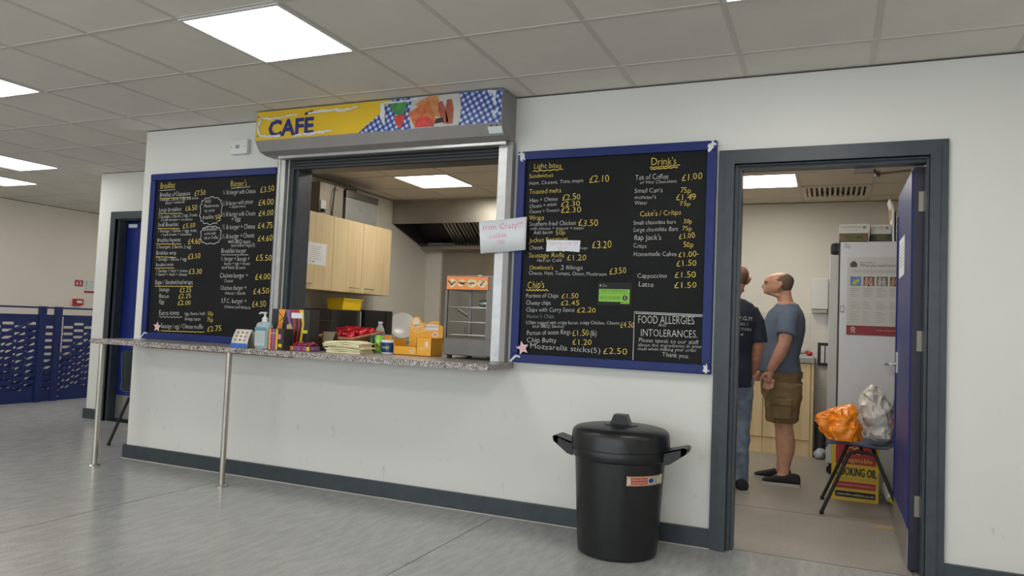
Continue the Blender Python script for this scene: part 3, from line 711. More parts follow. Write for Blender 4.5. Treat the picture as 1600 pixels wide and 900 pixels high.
b = B().stroke([(-2.48, .908), (-2.445, .945)], .010, FY(-.0408)); b.stroke([(-2.445, .945), (-2.42, .94)], .01, FY(-.0408)); b.build('torn_tape', M_TAPE, tL)
# paper stars, notes, rating sticker
def star(x, z, r, y, rot, label, words):
    pts = [((r if k % 2 == 0 else r*.47)*math.cos(rot+PI/2+k*PI/5), (r if k % 2 == 0 else r*.47)*math.sin(rot+PI/2+k*PI/5)) for k in range(10)]
    t = thing('paper_star', label, 'star', (x, y, z))
    B().prism([(x+u, z+v) for u, v in pts], (0, y, 0), (1, 0, 0), (0, 0, 1), (0, -.0015, 0)).build('star_card', mat('pink_card', (.72, .50, .52), .7), t)
    b = B(); 
    for i, s in enumerate(words): write(b, s, x-r*.4, z+r*(.12-.3*i), x+r*.4, z+r*(.14-.3*i), r*.2, FY(y-.002), .08)
    b.build('pen_writing', M_PINKI, t)
star(.60, .985, .042, -.042, .25, 'pink paper star on the lower left corner of the drinks menu board', ('new', 'item'))
star(-2.335, .992, .04, -.025, -.1, 'pink paper star on the lower left corner of the breakfast menu board', ('new', 'item'))
t = thing('paper_note', 'large curled white note with pink writing taped across the hatch edge', 'note', (.45, -.05, 1.63))
n = 14; vs = []; fs = []
for i in range(n+1):
    for j in (0, 1):
        u = i/n; x = .306+.295*u; zt = 1.722+.026*u; zb = 1.53+.024*u; y = -.058-.03*(1-u)**2-.004*math.sin(u*9)
        x += .02*(1-j)*(1-u)**2; vs.append((x, y, zt if j else zb))
for i in range(n): fs.append((2*i, 2*i+2, 2*i+3, 2*i+1))
o = B().add(vs, fs).build('paper_sheet', M_PAPER, t, smooth=True); so = o.modifiers.new('t', 'SOLIDIFY'); so.thickness = .0008
b = B(); FN = lambda u, v, w=0: (u, -.060-.03*(1-(u-.306)/.295)**2-.004*math.sin((u-.306)/.295*9)-w, v)
for a_ in (('Iron Crazy!!!', .335, 1.668, .585, 1.69, .034), ('collide', .375, 1.62, .48, 1.632, .026), ('50p', .425, 1.588, .47, 1.597, .022)):
    b = B(); write(b, *a_, FN, .12, .012); b.build('pink_marker_writing', M_PINKI, t)
t = thing('paper_note', 'small white note with pink writing stuck over the jacket potatoes line', 'note', (.82, -.024, 1.58))
B().prism([(.718, 1.616), (.922, 1.611), (.918, 1.545), (.83, 1.552), (.824, 1.546), (.815, 1.552), (.716, 1.549)], (0, -.0242, 0), (1, 0, 0), (0, 0, 1), (0, -.001, 0)).build('paper_sheet', M_PAPER, t)
b = B(); write(b, 'Sorry out of', .735, 1.588, .908, 1.590, .017, FY(-.0256), .1); write(b, 'stock', .785, 1.562, .845, 1.564, .015, FY(-.0256), .1); b.build('pink_marker_writing', M_PINKI, t)
t = thing('hygiene_rating_sticker', 'bright green food hygiene rating sticker with a black 5 circle on the menu board', 'sticker', (1.13, -.024, 1.3))
M_LIME = mat('lime_green_print', (.20, .48, .02), .45)
box('backing_sheet', mat('clear_film_black', (.02, .022, .02), .5, spec=.15), t, 1.034, 1.228, -.0245, -.0238, 1.248, 1.375)
G = B().poly([(1.042, 1.268), (1.168, 1.268), (1.168, 1.258), (1.217, 1.258), (1.217, 1.338), (1.042, 1.338)], FY(-.0252)); G.build('green_panel', M_LIME, t)
F = FY(-.0258); b = B(); write(b, 'FOOD HYGIENE RATING', 1.05, 1.322, 1.205, 1.322, .011, F, 0, 0.); b.stroke([(1.045, 1.314), (1.215, 1.314)], .0015, F)
for i in range(5):
    cx = 1.06+i*.0235; b.stroke([(cx+.009*math.cos(k*PI/8), 1.29+.009*math.sin(k*PI/8)) for k in range(17)], .0018, F); write(b, str(i), cx-.0035, 1.285, cx+.0035, 1.285, .01, F, 0, 0.)
write(b, 'VERY GOOD', 1.172, 1.2625, 1.212, 1.2625, .006, F, 0, 0.)
b.poly([(1.192+.0145*math.cos(k*PI/12), 1.29+.0145*math.sin(k*PI/12)) for k in range(24)], F); b.poly([(1.188, 1.309), (1.196, 1.309), (1.192, 1.314)], F); b.build('rating_print', M_BLACKI, t)
b = B(); write(b, '5', 1.186, 1.282, 1.198, 1.282, .017, FY(-.0264), 0, 0.); b.poly([(1.049+.005*math.cos(k*PI/6), 1.357+.005*math.sin(k*PI/6)) for k in range(12)], F); write(b, 'Food', 1.06, 1.359, 1.078, 1.359, .006, F, 0); write(b, 'Standards', 1.06, 1.351, 1.09, 1.351, .006, F, 0); b.build('white_print', M_CHALKW, t)
# switch
t = thing('switch_box', 'small white electrical switch box on the wall above the left menu board', 'switch', (-1.647, 0, 2.297))
box('back_box', M_WHITE, t, -1.728, -1.566, -.035, 0, 2.245, 2.35, bev=.008); box('rocker', mat('grey_plastic', (.3, .3, .3), .4), t, -1.67, -1.64, -.04, -.0345, 2.285, 2.31, bev=.002)
for x in (-1.71, -1.585): B().ball((x, -.036, 2.297), .004, 8, 6).build('screw', M_GREYI, t)

# ================================================================ COUNTERS
zc = .895
t = thing('serving_counter', 'speckled laminate serving counter running through the hatch', 'counter', (-.3, .05, zc))
B().prism([(-1.05, -.36), (.53, -.36), (.53, -.002), (.386, -.002), (.386, .50), (-1.05, .50)], (0, 0, .862), (1, 0, 0), (0, 1, 0), (0, 0, zc-.862)).build('worktop', M_GRANITE, t)
b = B().box(-1.05, .53, -.363, -.36, .862, zc); b.build('front_edging', M_GRANITE, t)
t = thing('side_shelf', 'speckled laminate shelf on two steel legs under the left menu board', 'shelf', (-1.82, -.18, zc))
box('shelf_top', M_GRANITE, t, -2.59, -1.352, -.36, -.001, .862, zc, bev=.003); box('shelf_top', M_GRANITE, t, -1.349, -1.052, -.36, -.001, .862, zc, bev=.003)
box('batten', M_BATTEN, t, -2.40, -1.06, -.062, -.001, .835, .8615); 
for x, y in ((-2.512, -.327), (-1.344, -.314)):
    lg = B().tube([(x, y, .008), (x, y, .861)], .0185, 16).build('leg', M_TUBE, t, smooth=True)
    B().lathe([(.0, 0), (.038, 0), (.038, .006), (.022, .014), (.0, .014)], (x, y, 0), 20).build('foot_flange', M_TUBE, lg, smooth=True)

# ================================================================ THINGS ON THE COUNTER
def carton(name, label, cat, x0, x1, y0, y1, z0, z1, m, group=None):
    t = thing(name, label, cat, ((x0+x1)/2, (y0+y1)/2, z0), group)
    box('carton', m, t, x0, x1, y0, y1, z0, z1, bev=.001); return t
z = zc+.0006
t = thing('allergen_card', 'curved cream tent card with blue foot, leftmost thing on the shelf', 'card', (-1.28, -.25, z))
cv = [(-.30+.035*(1-k/10)**.6*0-(.0)+.035*(k/10)**2*1.2, z+.118*k/10) for k in range(11)]
vs = []; fs = []
for y, zz in cv: vs += [(-1.35, y, zz), (-1.215, y, zz)]
for k in range(10): fs.append((2*k, 2*k+1, 2*k+3, 2*k+2))
cv2 = [(-.258, z+.118), (-.225, z+.09), (-.205, z)]; n0 = len(vs)
for y, zz in cv2: vs += [(-1.35, y, zz), (-1.215, y, zz)]
for k in range(2): fs.append((n0+2*k, n0+2*k+1, n0+2*k+3, n0+2*k+2))
o = B().add(vs, fs).build('card', mat('cream_card', (.66, .63, .55), .6), t, smooth=True); so = o.modifiers.new('t', 'SOLIDIFY'); so.thickness = .002
box('blue_band', mat('blue_print', (.03, .14, .48), .5), t, -1.349, -1.216, -.3035, -.3015, z, z+.028)
b = B(); F = FY(-.303)
for i in range(3):
    for j in range(3): b.poly([(-1.32+i*.038+.009*math.cos(k*PI/4), z+.05+j*.024+.007*math.sin(k*PI/4)) for k in range(8)], lambda u, v, w=0: (u, -.3025+.042*((v-z)/.118)**2-.0025, v))
b.build('printed_icons', mat('icon_print', (.3, .16, .14), .6), t)
def pump_bottle():
    t = thing('hand_sanitiser_bottle', 'pale blue hand sanitiser bottle with white pump on the shelf', 'bottle', (-1.115, -.26, z)); c = (-1.115, -.26, z)
    B().rings([(c[0], c[1], c[2]+h, rx, ry) for h, rx, ry in ((0, .05, .033), (.004, .054, .036), (.15, .054, .036), (.166, .045, .032), (.174, .02, .02))], 28, 3).build('bottle_body', mat('pale_blue_gel', (.33, .45, .47), .25, var=.1), t, smooth=True)
    box('bottle_label', mat('label_grey', (.45, .5, .49), .5), t, c[0]-.042, c[0]+.042, c[1]-.0375, c[1]-.0362, c[2]+.02, c[2]+.115)
    box('label_band', mat('teal_print', (.12, .27, .33), .5), t, c[0]-.045, c[0]+.045, c[1]-.0378, c[1]-.0362, c[2]+.118, c[2]+.138)
    b = B(); [write(b, 'hand gel sanitise', c[0]-.036, c[2]+.1-.014*k, c[0]+.03, c[2]+.1-.014*k, .006, FY(c[1]-.038)) for k in range(5)]; b.build('label_text', M_GREYI, t)
    p = B().lathe([(.018, .172), (.018, .2), (.008, .204), (.006, .225), (.012, .226), (.012, .236), (0, .238)], c, 18); p.tube([(c[0], c[1], c[2]+.231), (c[0]-.03, c[1]-.005, c[2]+.232), (c[0]-.042, c[1]-.006, c[2]+.224)], .0055, 8)
    p.build('pump', M_WHITE, t, smooth=True)
pump_bottle()
M_BOXK = mat('black_carton', (.018, .016, .018), .45); M_ORG = mat('orange_print', (.78, .30, .03), .5, var=.2, vscale=60); M_PUR = mat('purple_print', (.22, .10, .26), .5, var=.3, vscale=70)
M_MAR = mat('maroon_print', (.30, .03, .05), .45, var=.3, vscale=60)
def striped(t, x0, x1, z0, z1, y, cols, name='printed_stripe'):
    n = len(cols); 
    for i, m in enumerate(cols): B().poly([(x0+(x1-x0)*i/n, z0), (x0+(x1-x0)*(i+1)/n, z0), (x0+(x1-x0)*(i+1)/n, z1), (x0+(x1-x0)*i/n, z1)], FY(y)).build(name, m, t)
t = carton('snack_box', 'small upright black snack box with orange and purple stripes beside the sanitiser', 'box', -1.035, -.915, -.31, -.22, z, z+.135, M_BOXK)
striped(t, -1.03, -.96, z+.002, z+.133, -.3106, [M_ORG, M_MAR, M_PUR, M_MAR, M_YEL]); box('price_dot', M_YEL, t, -.952, -.925, -.3112, -.3102, z+.02, z+.04); box('badge', mat('pink_print', (.6, .2, .25), .5), t, -.957, -.935, -.3112, -.3102, z+.07, z+.1)
b = B(); write(b, 'snack', -1.018, z+.1, -.975, z+.1, .014, FY(-.3116), 0, 0.); b.build('white_lettering', M_CHALKW, t)
t = carton('snack_display_box', 'tall black display box with slanting orange, purple and yellow stripes by the hatch jamb', 'box', -1.145, -.84, -.16, -.06, z, z+.262, M_BOXK)
F = FY(-.1608)
for x0, m_, x1 in ((-1.09, M_ORG, -1.035), (-1.035, M_PUR, -1.0), (-1.0, M_MAR, -.955), (-.955, M_RED, -.925), (-.925, M_YEL, -.89)):
    d = .0 if m_ is M_ORG else .03
    B().poly([(x0, z+.26), (x1, z+.26), (x1+d-.02, z+.17), (x1+d-.035, z+.02), (x0+d-.02, z+(.1 if m_ in (M_ORG, M_PUR) else .02)), (x0+d, z+.17)], F).build('printed_stripe', m_, t)
box('paper_label', M_PAPER, t, -.985, -.895, -.1625, -.1612, z+.205, z+.24); box('price_sticker', mat('lime_sticker', (.55, .6, .05), .5), t, -.89, -.85, -.1625, -.1612, z+.11, z+.13)
B().poly([(-1.02, z+.16), (-.985, z+.17), (-.965, z+.12), (-.975, z+.10), (-1.02, z+.11)], F, .0006).build('printed_biscuit', mat('biscuit_print', (.5, .38, .2), .6, var=.3, vscale=120), t)
b = B().stroke([(-1.09, z+.24), (-1.05, z+.2), (-1.02, z+.15)], .004, F, .0008); b.stroke([(-1.08, z+.18), (-1.03, z+.22)], .004, F, .0008); b.stroke([(-1.025, z+.098), (-.975, z+.112)], .006, F, .0008); b.build('printed_line', M_BLACKI, t)
t = thing('chocolate_tray', 'open tray of red wrapped chocolate bars in front of the display box', 'tray', (-.85, -.19, z))
B().box(-.945, -.76, -.24, -.14, z, z+.004).box(-.945, -.76, -.24, -.236, z, z+.03).box(-.945, -.76, -.144, -.14, z, z+.03).box(-.945, -.941, -.24, -.14, z, z+.03).box(-.764, -.76, -.24, -.14, z, z+.03).build('tray', M_PUR, t)
striped(t, -.943, -.762, z+.002, z+.028, -.2408, [M_MAR, M_ORG, M_PUR, M_PUR, M_MAR, M_PUR, M_YEL])
for k in range(6):
    x = -.935+k*.029; a = random.uniform(-.2, .2)
    o = B().tube([(x+.012, -.232, z+.034), (x+.012+a*.02, -.19, z+.04+(k % 3)*.005), (x+.012, -.15, z+.034)], [.006, .012, .006], 8, ell=(1, 1)).build('chocolate_bar', M_MAR, smooth=True, loc=(x, -.19, z+.02))
    tag(o, 'red wrapped chocolate bar in the small open tray, %s from the left' % ('first', 'second', 'third', 'fourth', 'fifth', 'sixth')[k], 'chocolate bar', 'chocolate bars in the tray')
t = thing('flap_box', 'open black carton with brown inside next to the wicker basket', 'box', (-.80, -.03, z))
M_CARD = mat('brown_card', (.33, .25, .14), .7, var=.1)
B().box(-.87, -.755, -.06, .02, z, z+.02).prism([(-.87, z), (-.765, z), (-.745, z+.135), (-.87, z+.135)], (0, .02, 0), (1, 0, 0), (0, 0, 1), (0, .003, 0)).prism([(-.06, z), (.02, z), (.02, z+.135), (-.03, z+.05)], (-.758, 0, 0), (0, 1, 0), (0, 0, 1), (.003, 0, 0)).build('carton', M_BOXK, t)
B().poly([(-.866, z+.021), (-.768, z+.021), (-.75, z+.125), (-.866, z+.125)], FY(.0195)).build('card_lining', M_CARD, t)
# wicker basket
t = thing('wicker_basket', 'brown wicker basket of red crisp packets behind the napkins', 'basket', (-.66, .25, z))
M_WICK = mat('wicker', (.22, .09, .035), .6, var=.4, vscale=90, bump=.6, bscale=140)
def rect_ring(x0, x1, y0, y1, zf, zb): return [(x0, y0, zf), (x1, y0, zf), (x1, y1, zb), (x0, y1, zb), (x0, y0, zf)]
for k in range(7):
    g_ = k*.004; zz = z+.006+k*.011
    B().tube(rect_ring(-.93-g_, -.665+g_, .06-g_, .36+g_, zz, zz+(.006*k)), .0055, 6, cap=False).build('wicker_strand', M_WICK, t, smooth=True)
b = B()
for k in range(11): x = -.93+k*.0265; b.tube([(x, .057, z), (x, .035, z+.08)], .003, 5).tube([(x, .363, z), (x, .385, z+.115)], .003, 5)
for k in range(10): y = .06+k*.033; b.tube([(-.932, y, z), (-.955, y, z+.08+.004*k)], .003, 5).tube([(-.663, y, z), (-.64, y, z+.08+.004*k)], .003, 5)
b.build('wicker_upright', M_WICK, t); box('basket_base', M_WICK, t, -.928, -.667, .062, .358, z, z+.004)
B().tube(rect_ring(-.955, -.64, .032, .388, z+.085, z+.13), .009, 8, cap=False).build('rim', mat('wicker_rim', (.36, .17, .08), .5, var=.2, vscale=60), t, smooth=True)
B().prism([(-.79, z+.03), (-.705, z+.022), (-.695, z+.06), (-.79, z+.07)], (0, .026, 0), (1, 0, 0), (0, 0, 1), (0, -.001, 0)).build('paper_label', M_PAPER, t)
M_CRISP = mat('red_foil_packet', (.50, .012, .02), .22, .35, var=.3, vscale=18, bump=.5, bscale=22)
for k, (x, y, zz, r) in enumerate(((-.875, .14, .085, .1), (-.765, .15, .095, -.1), (-.87, .25, .11, .05), (-.75, .26, .11, .1), (-.86, .33, .12, 0), (-.74, .34, .115, 0))):
    b = B(); n = 12; vs = []; fs = []; hw, hh = .062, .045
    for s in (1, -1):
        for i in range(n+1):
            for j in range(n+1):
                u, v = i/n*2-1, j/n*2-1; p = (1-abs(u)**2.5)*(1-abs(v)**2.5); w_ = s*.028*p+.005*noise.noise(Vector((u*3+k, v*3, s*2)))*(p > 0)
                X, Y, Zz = u*hw, w_, v*hh
                vs.append((x+X*math.cos(r)-Y*math.sin(r), y+X*math.sin(r)+Y*math.cos(r), z+zz+Zz))
    for s in (0, 1):
        q = s*(n+1)**2
        for i in range(n):
            for j in range(n): fs.append((q+i*(n+1)+j, q+(i+1)*(n+1)+j, q+(i+1)*(n+1)+j+1, q+i*(n+1)+j+1))
    o = b.add(vs, fs).build('crisp_packet', M_CRISP, smooth=True, loc=(x, y, z+zz-hh))
    tag(o, 'shiny red crisp packet in the wicker basket, '+('front left', 'front right beside the paper label', 'middle left', 'middle right', 'back left', 'back right')[k], 'crisp packet', 'red crisp packets in the basket')
# napkins
t = thing('napkin_stack', 'fanned stack of pale yellow paper napkins in front of the basket', 'napkins', (-.56, -.08, z))
M_NAP = mat('pale_yellow_tissue', (.74, .68, .42), .85, var=.05)
for k in range(7):
    zz = z+k*.0095; sk = random.uniform(-.012, .012); vs = []; fs = []; n = 10
    for lay in (0, 1):
        for i in range(n+1):
            for j in (0, 1):
                u = i/n; vs.append((-.685+.255*u+sk-(.004*k if u < .3 else 0), -.17+.14*j+sk, zz+.0085*lay+(.012*math.sin(u*PI)*(k/6) if True else 0)+.002*math.sin(u*11+k)*lay*.5))
    m2 = 2*(n+1)
    for i in range(n): fs += [(2*i, 2*i+1, 2*i+3, 2*i+2), (m2+2*i, m2+2*i+2, m2+2*i+3, m2+2*i+1), (2*i, 2*i+2, m2+2*i+2, m2+2*i), (2*i+1, m2+2*i+1, m2+2*i+3, 2*i+3)]
    fs += [(0, m2, m2+1, 1), (2*n, 2*n+1, m2+2*n+1, m2+2*n)]
    B().add(vs, fs).build('napkin', M_NAP, t, smooth=30)
# bottle of water, cans, tub
t = thing('water_bottle', 'clear plastic water bottle with blue label behind the drinks cans', 'bottle', (-.69, .43, z)); c = (-.69, .43, z)
B().lathe([(0, 0), (.03, 0), (.034, .01), (.034, .12), (.03, .15), (.014, .178), (.013, .19)], c, 22).build('bottle_body', mat('clear_plastic', (.7, .78, .82), .1, trans=.75, ior=1.2), t, smooth=True)
B().lathe([(.0348, .05), (.0348, .105)], c, 22).build('bottle_label', mat('sky_blue_print', (.10, .30, .62), .4, var=.3, vscale=60), t, smooth=True); B().lathe([(.0, .203), (.0155, .203), (.0155, .188), (0, .188)], c, 18).build('cap', M_WHITE, t, smooth=True)
def can(x, y, m, label):
    t = thing('drinks_can', label, 'can', (x, y, z), 'drinks cans on the counter'); c = (x, y, z)
    B().lathe([(0, .003), (.024, 0), (.0325, .012), (.0325, .10), (.026, .113)], c, 22).build('can_body', m, t, smooth=True)
    B().lathe([(.026, .113), (.0265, .116), (.024, .116), (.023, .112), (0, .112)], c, 22).build('can_top', M_ALU, t, smooth=True)
    return t
M_LIMEC = mat('lime_can_print', (.22, .50, .06), .25, .3, var=.35, vscale=40); M_DARKC = mat('dark_green_can_print', (.02, .05, .02), .25, .3, var=.3, vscale=40)
t = can(-.50, .14, M_LIMEC, 'lime green drinks can with a red dot beside the blue tub')
b = B(); F2 = lambda u, v, w=0: (-.50+.0332*math.sin(u/.0332), .14-.0332*math.cos(u/.0332), z+v); b.poly([(.009*math.cos(k*PI/6), .05+.009*math.sin(k*PI/6)) for k in range(12)], F2); b.build('printed_dot', M_RED, t)
b = B(); write(b, '7', -.012, .055, .004, .055, .035, F2, 0, 0.); b.build('white_lettering', M_CHALKW, t)
can(-.585, .19, M_DARKC, 'dark green drinks can between the napkins and the lime can')
t = can(-.555, .32, M_ORG, 'orange drinks can standing behind the lime green can')
t = thing('plastic_tub', 'small dark blue lidded tub with a white lid beside the orange display box', 'tub', (-.395, .09, z)); c = (-.395, .09, z)
B().lathe([(0, 0), (.044, 0), (.048, .075), (0, .075)], c, 28).build('tub_body', mat('navy_tub', (.02, .035, .22), .35, var=.1), t, smooth=True)
B().lathe([(0, .088), (.049, .088), (.051, .085), (.051, .073), (0, .073)], c, 28).build('lid', M_WHITE, t, smooth=True); B().lathe([(.0452, 0), (.046, .01)], c, 28).build('base_band', M_WHITE, t, smooth=True)
F3 = lambda u, v, w=0: (c[0]+.0492*math.sin(u/.049), c[1]-.0492*math.cos(u/.049), z+v)
b = B(); write(b, 'tea', -.03, .035, .005, .035, .02, F3, 0, 0.); b.build('white_lettering', M_CHALKW, t); B().poly([(.02+.014*math.cos(k*PI/6), .04+.012*math.sin(k*PI/6)) for k in range(12)], F3).build('printed_leaf', M_LIMEC, t)
# orange display box
t = thing('snack_display_box', 'orange cardboard snack display box beside the heated cabinet', 'box', (-.2, .15, z))
M_PEP = mat('orange_yellow_card', (.80, .37, .02), .5, var=.06)
x0, x1, y0, y1 = -.34, -.06, .06, .2; th = .003
b = B().box(x0, -.17, y0, y0+th, z, z+.055).box(-.17, x1, y0, y0+th, z, z+.115).box(x0, x0+th, y0, y1, z, z+.1).box(x1-th, x1, y0, y1, z, z+.115).box(x0, x1, y0, y1, z, z+th).box(-.17, -.167, y0, y1, z, z+.115)
b.build('carton', M_PEP, t)
hd = [(x0+.03, z), (x1, z), (x1, z+.19), (x1-.03, z+.2), (x1-.03, z+.225), (x1-.08, z+.222), (x1-.12, z+.205), (x0+.12, z+.212), (x0+.105, z+.24), (x0+.08, z+.25), (x0+.055, z+.24), (x0+.04, z+.2), (x0+.03, z+.19)]
B().prism(hd, (0, .2, 0), (1, 0, 0), (0, 0, 1), (0, .003, 0)).build('header_card', M_PEP, t)
F = FY(.1992); lw = mat('cream_print', (.75, .6, .42), .5)
b = B().poly([(x0+.08+.026*math.cos(k*PI/10), z+.21+.03*math.sin(k*PI/10)) for k in range(20)], F); b.poly([(x1-.055+.026*math.cos(k*PI/10), z+.135+.016*math.sin(k*PI/10)) for k in range(20)], F)
write(b, 'PEPE', x0+.05, z+.158, x0+.14, z+.168, .034, F, 0, 0.); b.stroke([(x0+.04, z+.19), (x0+.055, z+.155), (x0+.09, z+.146), (x0+.14, z+.158), (x1-.03, z+.158)], .004, F)
F = FY(y0-.0008); b.poly([(-.20+.017*math.cos(k*PI/10), z+.025+.013*math.sin(k*PI/10)) for k in range(20)], F); b.poly([(-.095+.013*math.cos(k*PI/10), z+.075+.02*math.sin(k*PI/10)) for k in range(20)], F)
write(b, 'PEPERAMI', -.145, z+.035, -.068, z+.05, .015, F, 0, 0.); b.build('pale_print', lw, t)
b = B().poly([(x0+.145, z+.165), (x1-.035, z+.165), (x1-.035, z+.2), (x0+.16, z+.2)], FY(.1985)); b.build('price_label', M_PAPER, t)
b = B(); write(b, '80', -.2-.008, z+.019, -.2+.01, z+.019, .012, FY(y0-.0014), 0, 0.); write(b, '80', x1-.07, z+.129, x1-.04, z+.129, .012, FY(.198), 0, 0.); write(b, 'PEPERAMI', x0+.15, z+.175, x1-.04, z+.178, .016, FY(.1978), 0); b.build('dark_lettering', M_MAR, t)
for k in range(4):
    o = B().tube([(x0+.02, y0+.025+k*.028, z+.045), (x0+.155, y0+.025+k*.028, z+.05)], [.006, .007], 8).build('snack_stick', mat('brown_wrapper', (.16, .06, .04), .35), smooth=True, loc=(x0+.08, y0+.025+k*.028, z+.04)); tag(o, 'brown wrapped snack stick in the orange display box, %s from the front' % ('first', 'second', 'third', 'fourth')[k], 'snack', 'snack sticks in the orange box')
# heated display cabinet
t = thing('heated_display_cabinet', 'tall glass heated display cabinet with orange header at the right of the hatch', 'display cabinet', (.215, .19, z))
x0, x1, y0, y1 = .045, .375, .02, .36; zt = z+.51
M_DSTEEL = mat('dark_steel', (.11, .10, .09), .35, .7, var=.1)
box('base_unit', M_DSTEEL, t, x0, x1, y0, y1, z+.02, z+.125, bev=.004)
for xx, yy in ((x0+.03, y0+.03), (x1-.03, y0+.03), (x0+.03, y1-.03), (x1-.03, y1-.03)): B().lathe([(0, 0), (.016, 0), (.016, .02), (0, .02)], (xx, yy, z), 14).build('foot', M_BLACKR, t)
for xx, yy, w_ in ((x0, y0, .014), (x1-.05, y0, .05), (x0, y1-.02, .02), (x1-.02, y1-.02, .02)): B().box(xx, xx+w_, yy, yy+.014, z+.125, z+.42).build('post', M_DSTEEL, t)
box('header_unit', M_DSTEEL, t, x0, x1, y0+.004, y1, z+.42, zt, bev=.003)
M_HEAD = mat('orange_header_print', (.85, .24, .03), .4, var=.05)
box('header_print', M_HEAD, t, x0+.006, x1-.04, y0-.001, y0+.004, z+.425, z+.503)
b = B(); F = FY(y0-.0018)
for cx, ww, hh in ((x0+.045, .03, .026), (x0+.11, .034, .022), (x0+.18, .036, .026), (x0+.25, .032, .026)): b.poly([(cx+ww*math.cos(k*PI/9), z+.463+hh*math.sin(k*PI/9)) for k in range(18)], F)
b.build('printed_plate', mat('header_food_print', (.75, .55, .3), .5, var=.5, vscale=60), t)
b = B(); F = FY(y0-.0024)
for cx, a in ((x0+.05, .6), (x0+.105, -.3), (x0+.12, .2), (x0+.18, 0), (x0+.25, .8), (x0+.03, -.7)): b.stroke([(cx-.02*math.cos(a), z+.463-.02*math.sin(a)), (cx+.02*math.cos(a), z+.463+.02*math.sin(a))], .009, F)
b.build('printed_food', mat('food_print_brown', (.2, .05, .03), .5, var=.4, vscale=60), t)
for gb in ((x0+.014, x1-.05, y0+.004, y0+.008, z+.128, z+.418), (x0+.004, x0+.008, y0+.014, y1-.02, z+.128, z+.418), (x1-.008, x1-.004, y0+.014, y1-.02, z+.128, z+.418)): B().box(*gb).build('glass_pane', M_GLASS, t)
for zz in (.145, .225, .315):
    b = B().tube([(x0+.016, y0+.02, z+zz), (x1-.024, y0+.02, z+zz), (x1-.024, y1-.03, z+zz), (x0+.016, y1-.03, z+zz), (x0+.016, y0+.02, z+zz)], .0035, 6, cap=False)
    for k in range(14): b.tube([(x0+.03+k*.02, y0+.02, z+zz), (x0+.03+k*.02, y1-.03, z+zz)], .0014, 4)
    b.build('wire_shelf', M_ALU, t)
B().tube([(x0+.16, y1-.025, z+.125), (x0+.16, y1-.025, z+.42)], .006, 6).build('shelf_post', M_DSTEEL, t)
b = B(); vs = []
for k in range(1, 2): b.ball((x1-.10, y0+.12, z+.345), (.06, .045, .026), 16, 8)
for i, v in enumerate(b.v): b.v[i] = v+Vector((0, 0, .008))*noise.noise(v*40)
o = b.build('foil_parcel', mat('crumpled_foil', (.4, .4, .38), .25, .8, bump=1., bscale=30), smooth=True, loc=(x1-.10, y0+.12, z+.319)); tag(o, 'crumpled silver foil parcel on the top wire shelf of the heated cabinet', 'foil')
B().ball((x0+.16, y0+.15, zt+.006), (.018, .018, .008), 14, 6).build('vent_knob', lw, t, smooth=True)
# steel stand with a black lever, left of the cabinet
t = thing('bottle_opener_stand', 'slim steel stand with a black lever between the orange box and heated cabinet', 'stand', (.0, .44, z))
B().box(-.03, .03, .40, .47, z, z+.01).tube([(0, .44, z+.01), (0, .44, z+.27)], .009, 10).box(-.02, .02, .425, .455, z+.13, z+.20).build('stand', M_DSTEEL, t, smooth=True)
B().tube([(.0, .44, z+.262), (-.075, .43, z+.305)], .009, 8).build('lever', M_BLACKP, t, smooth=True)

# ================================================================ BIN
t = thing('dustbin', 'round black plastic dustbin with lid against the white wall', 'bin', (1.265, -.30, 0)); c = (1.265, -.30, 0)
B().lathe([(0, .004), (.178, 0), (.198, .01), (.201, .03), (.226, .47), (.238, .475), (.241, .48), (.242, .525), (.238, .53), (.228, .528), (.222, .47), (.19, .04), (0, .035)], c, 56).build('bin_body', M_BLACKP, t, smooth=True)
for s in (-1, 1):
    hd = B(); x = c[0]+s*.234
    sd = [(0, .462), (s*.03, .47), (s*.105, .525), (s*.112, .55), (s*.098, .556), (s*.0, .528)]
    hd.prism(sd, (x, c[1]-.06, 0), (1, 0, 0), (0, 0, 1), (0, .01, 0)).prism(sd, (x, c[1]+.05, 0), (1, 0, 0), (0, 0, 1), (0, .01, 0))
    hd.prism([(s*.082, .512), (s*.105, .525), (s*.112, .55), (s*.098, .557), (s*.082, .552)], (x, c[1]-.06, 0), (1, 0, 0), (0, 0, 1), (0, .12, 0)).prism([(-s*.01, .515), (s*.09, .548), (s*.09, .555), (-s*.01, .528)], (x, c[1]-.06, 0), (1, 0, 0), (0, 0, 1), (0, .12, 0))
    hd.build('side_handle', M_BLACKP, t)
LD = B().lathe([(0, .634), (.10, .633), (.19, .626), (.225, .618), (.240, .606), (.245, .59), (.249, .545), (.251, .528), (.247, .528), (.243, .575), (0, .60)], c, 56).build('lid', M_BLACKP, t, smooth=True)
k_ = B(); zt = .628
k_.prism([(-.072, zt), (-.05, zt+.012), (-.03, zt+.058), (.03, zt+.058), (.05, zt+.012), (.072, zt)], (c[0], c[1]-.03, 0), (1, 0, 0), (0, 0, 1), (0, .06, 0))
k_.lathe([(0, .640), (.085, .638), (.092, .632)], c, 30); k_.build('lid_handle', M_BLACKP, LD)
a0 = -PI/2
def FB(u, v, w=0): a = a0+.42+(u-.03)/.226; r = .2228+(v-.38)*.057+w; return (c[0]+r*math.cos(a), c[1]+r*math.sin(a), v)
def strip(b, u0, u1, v0, v1, w=0, n=12):
    vs = []; 
    for i in range(n+1): vs += [FB(u0+(u1-u0)*i/n, v0, w), FB(u0+(u1-u0)*i/n, v1, w)]
    return b.add(vs, [(2*i, 2*i+2, 2*i+3, 2*i+1) for i in range(n)])
ST = strip(B(), .03, .26, .372, .418).build('sticker', mat('cream_sticker', (.62, .52, .35), .5, var=.15, vscale=50), t)
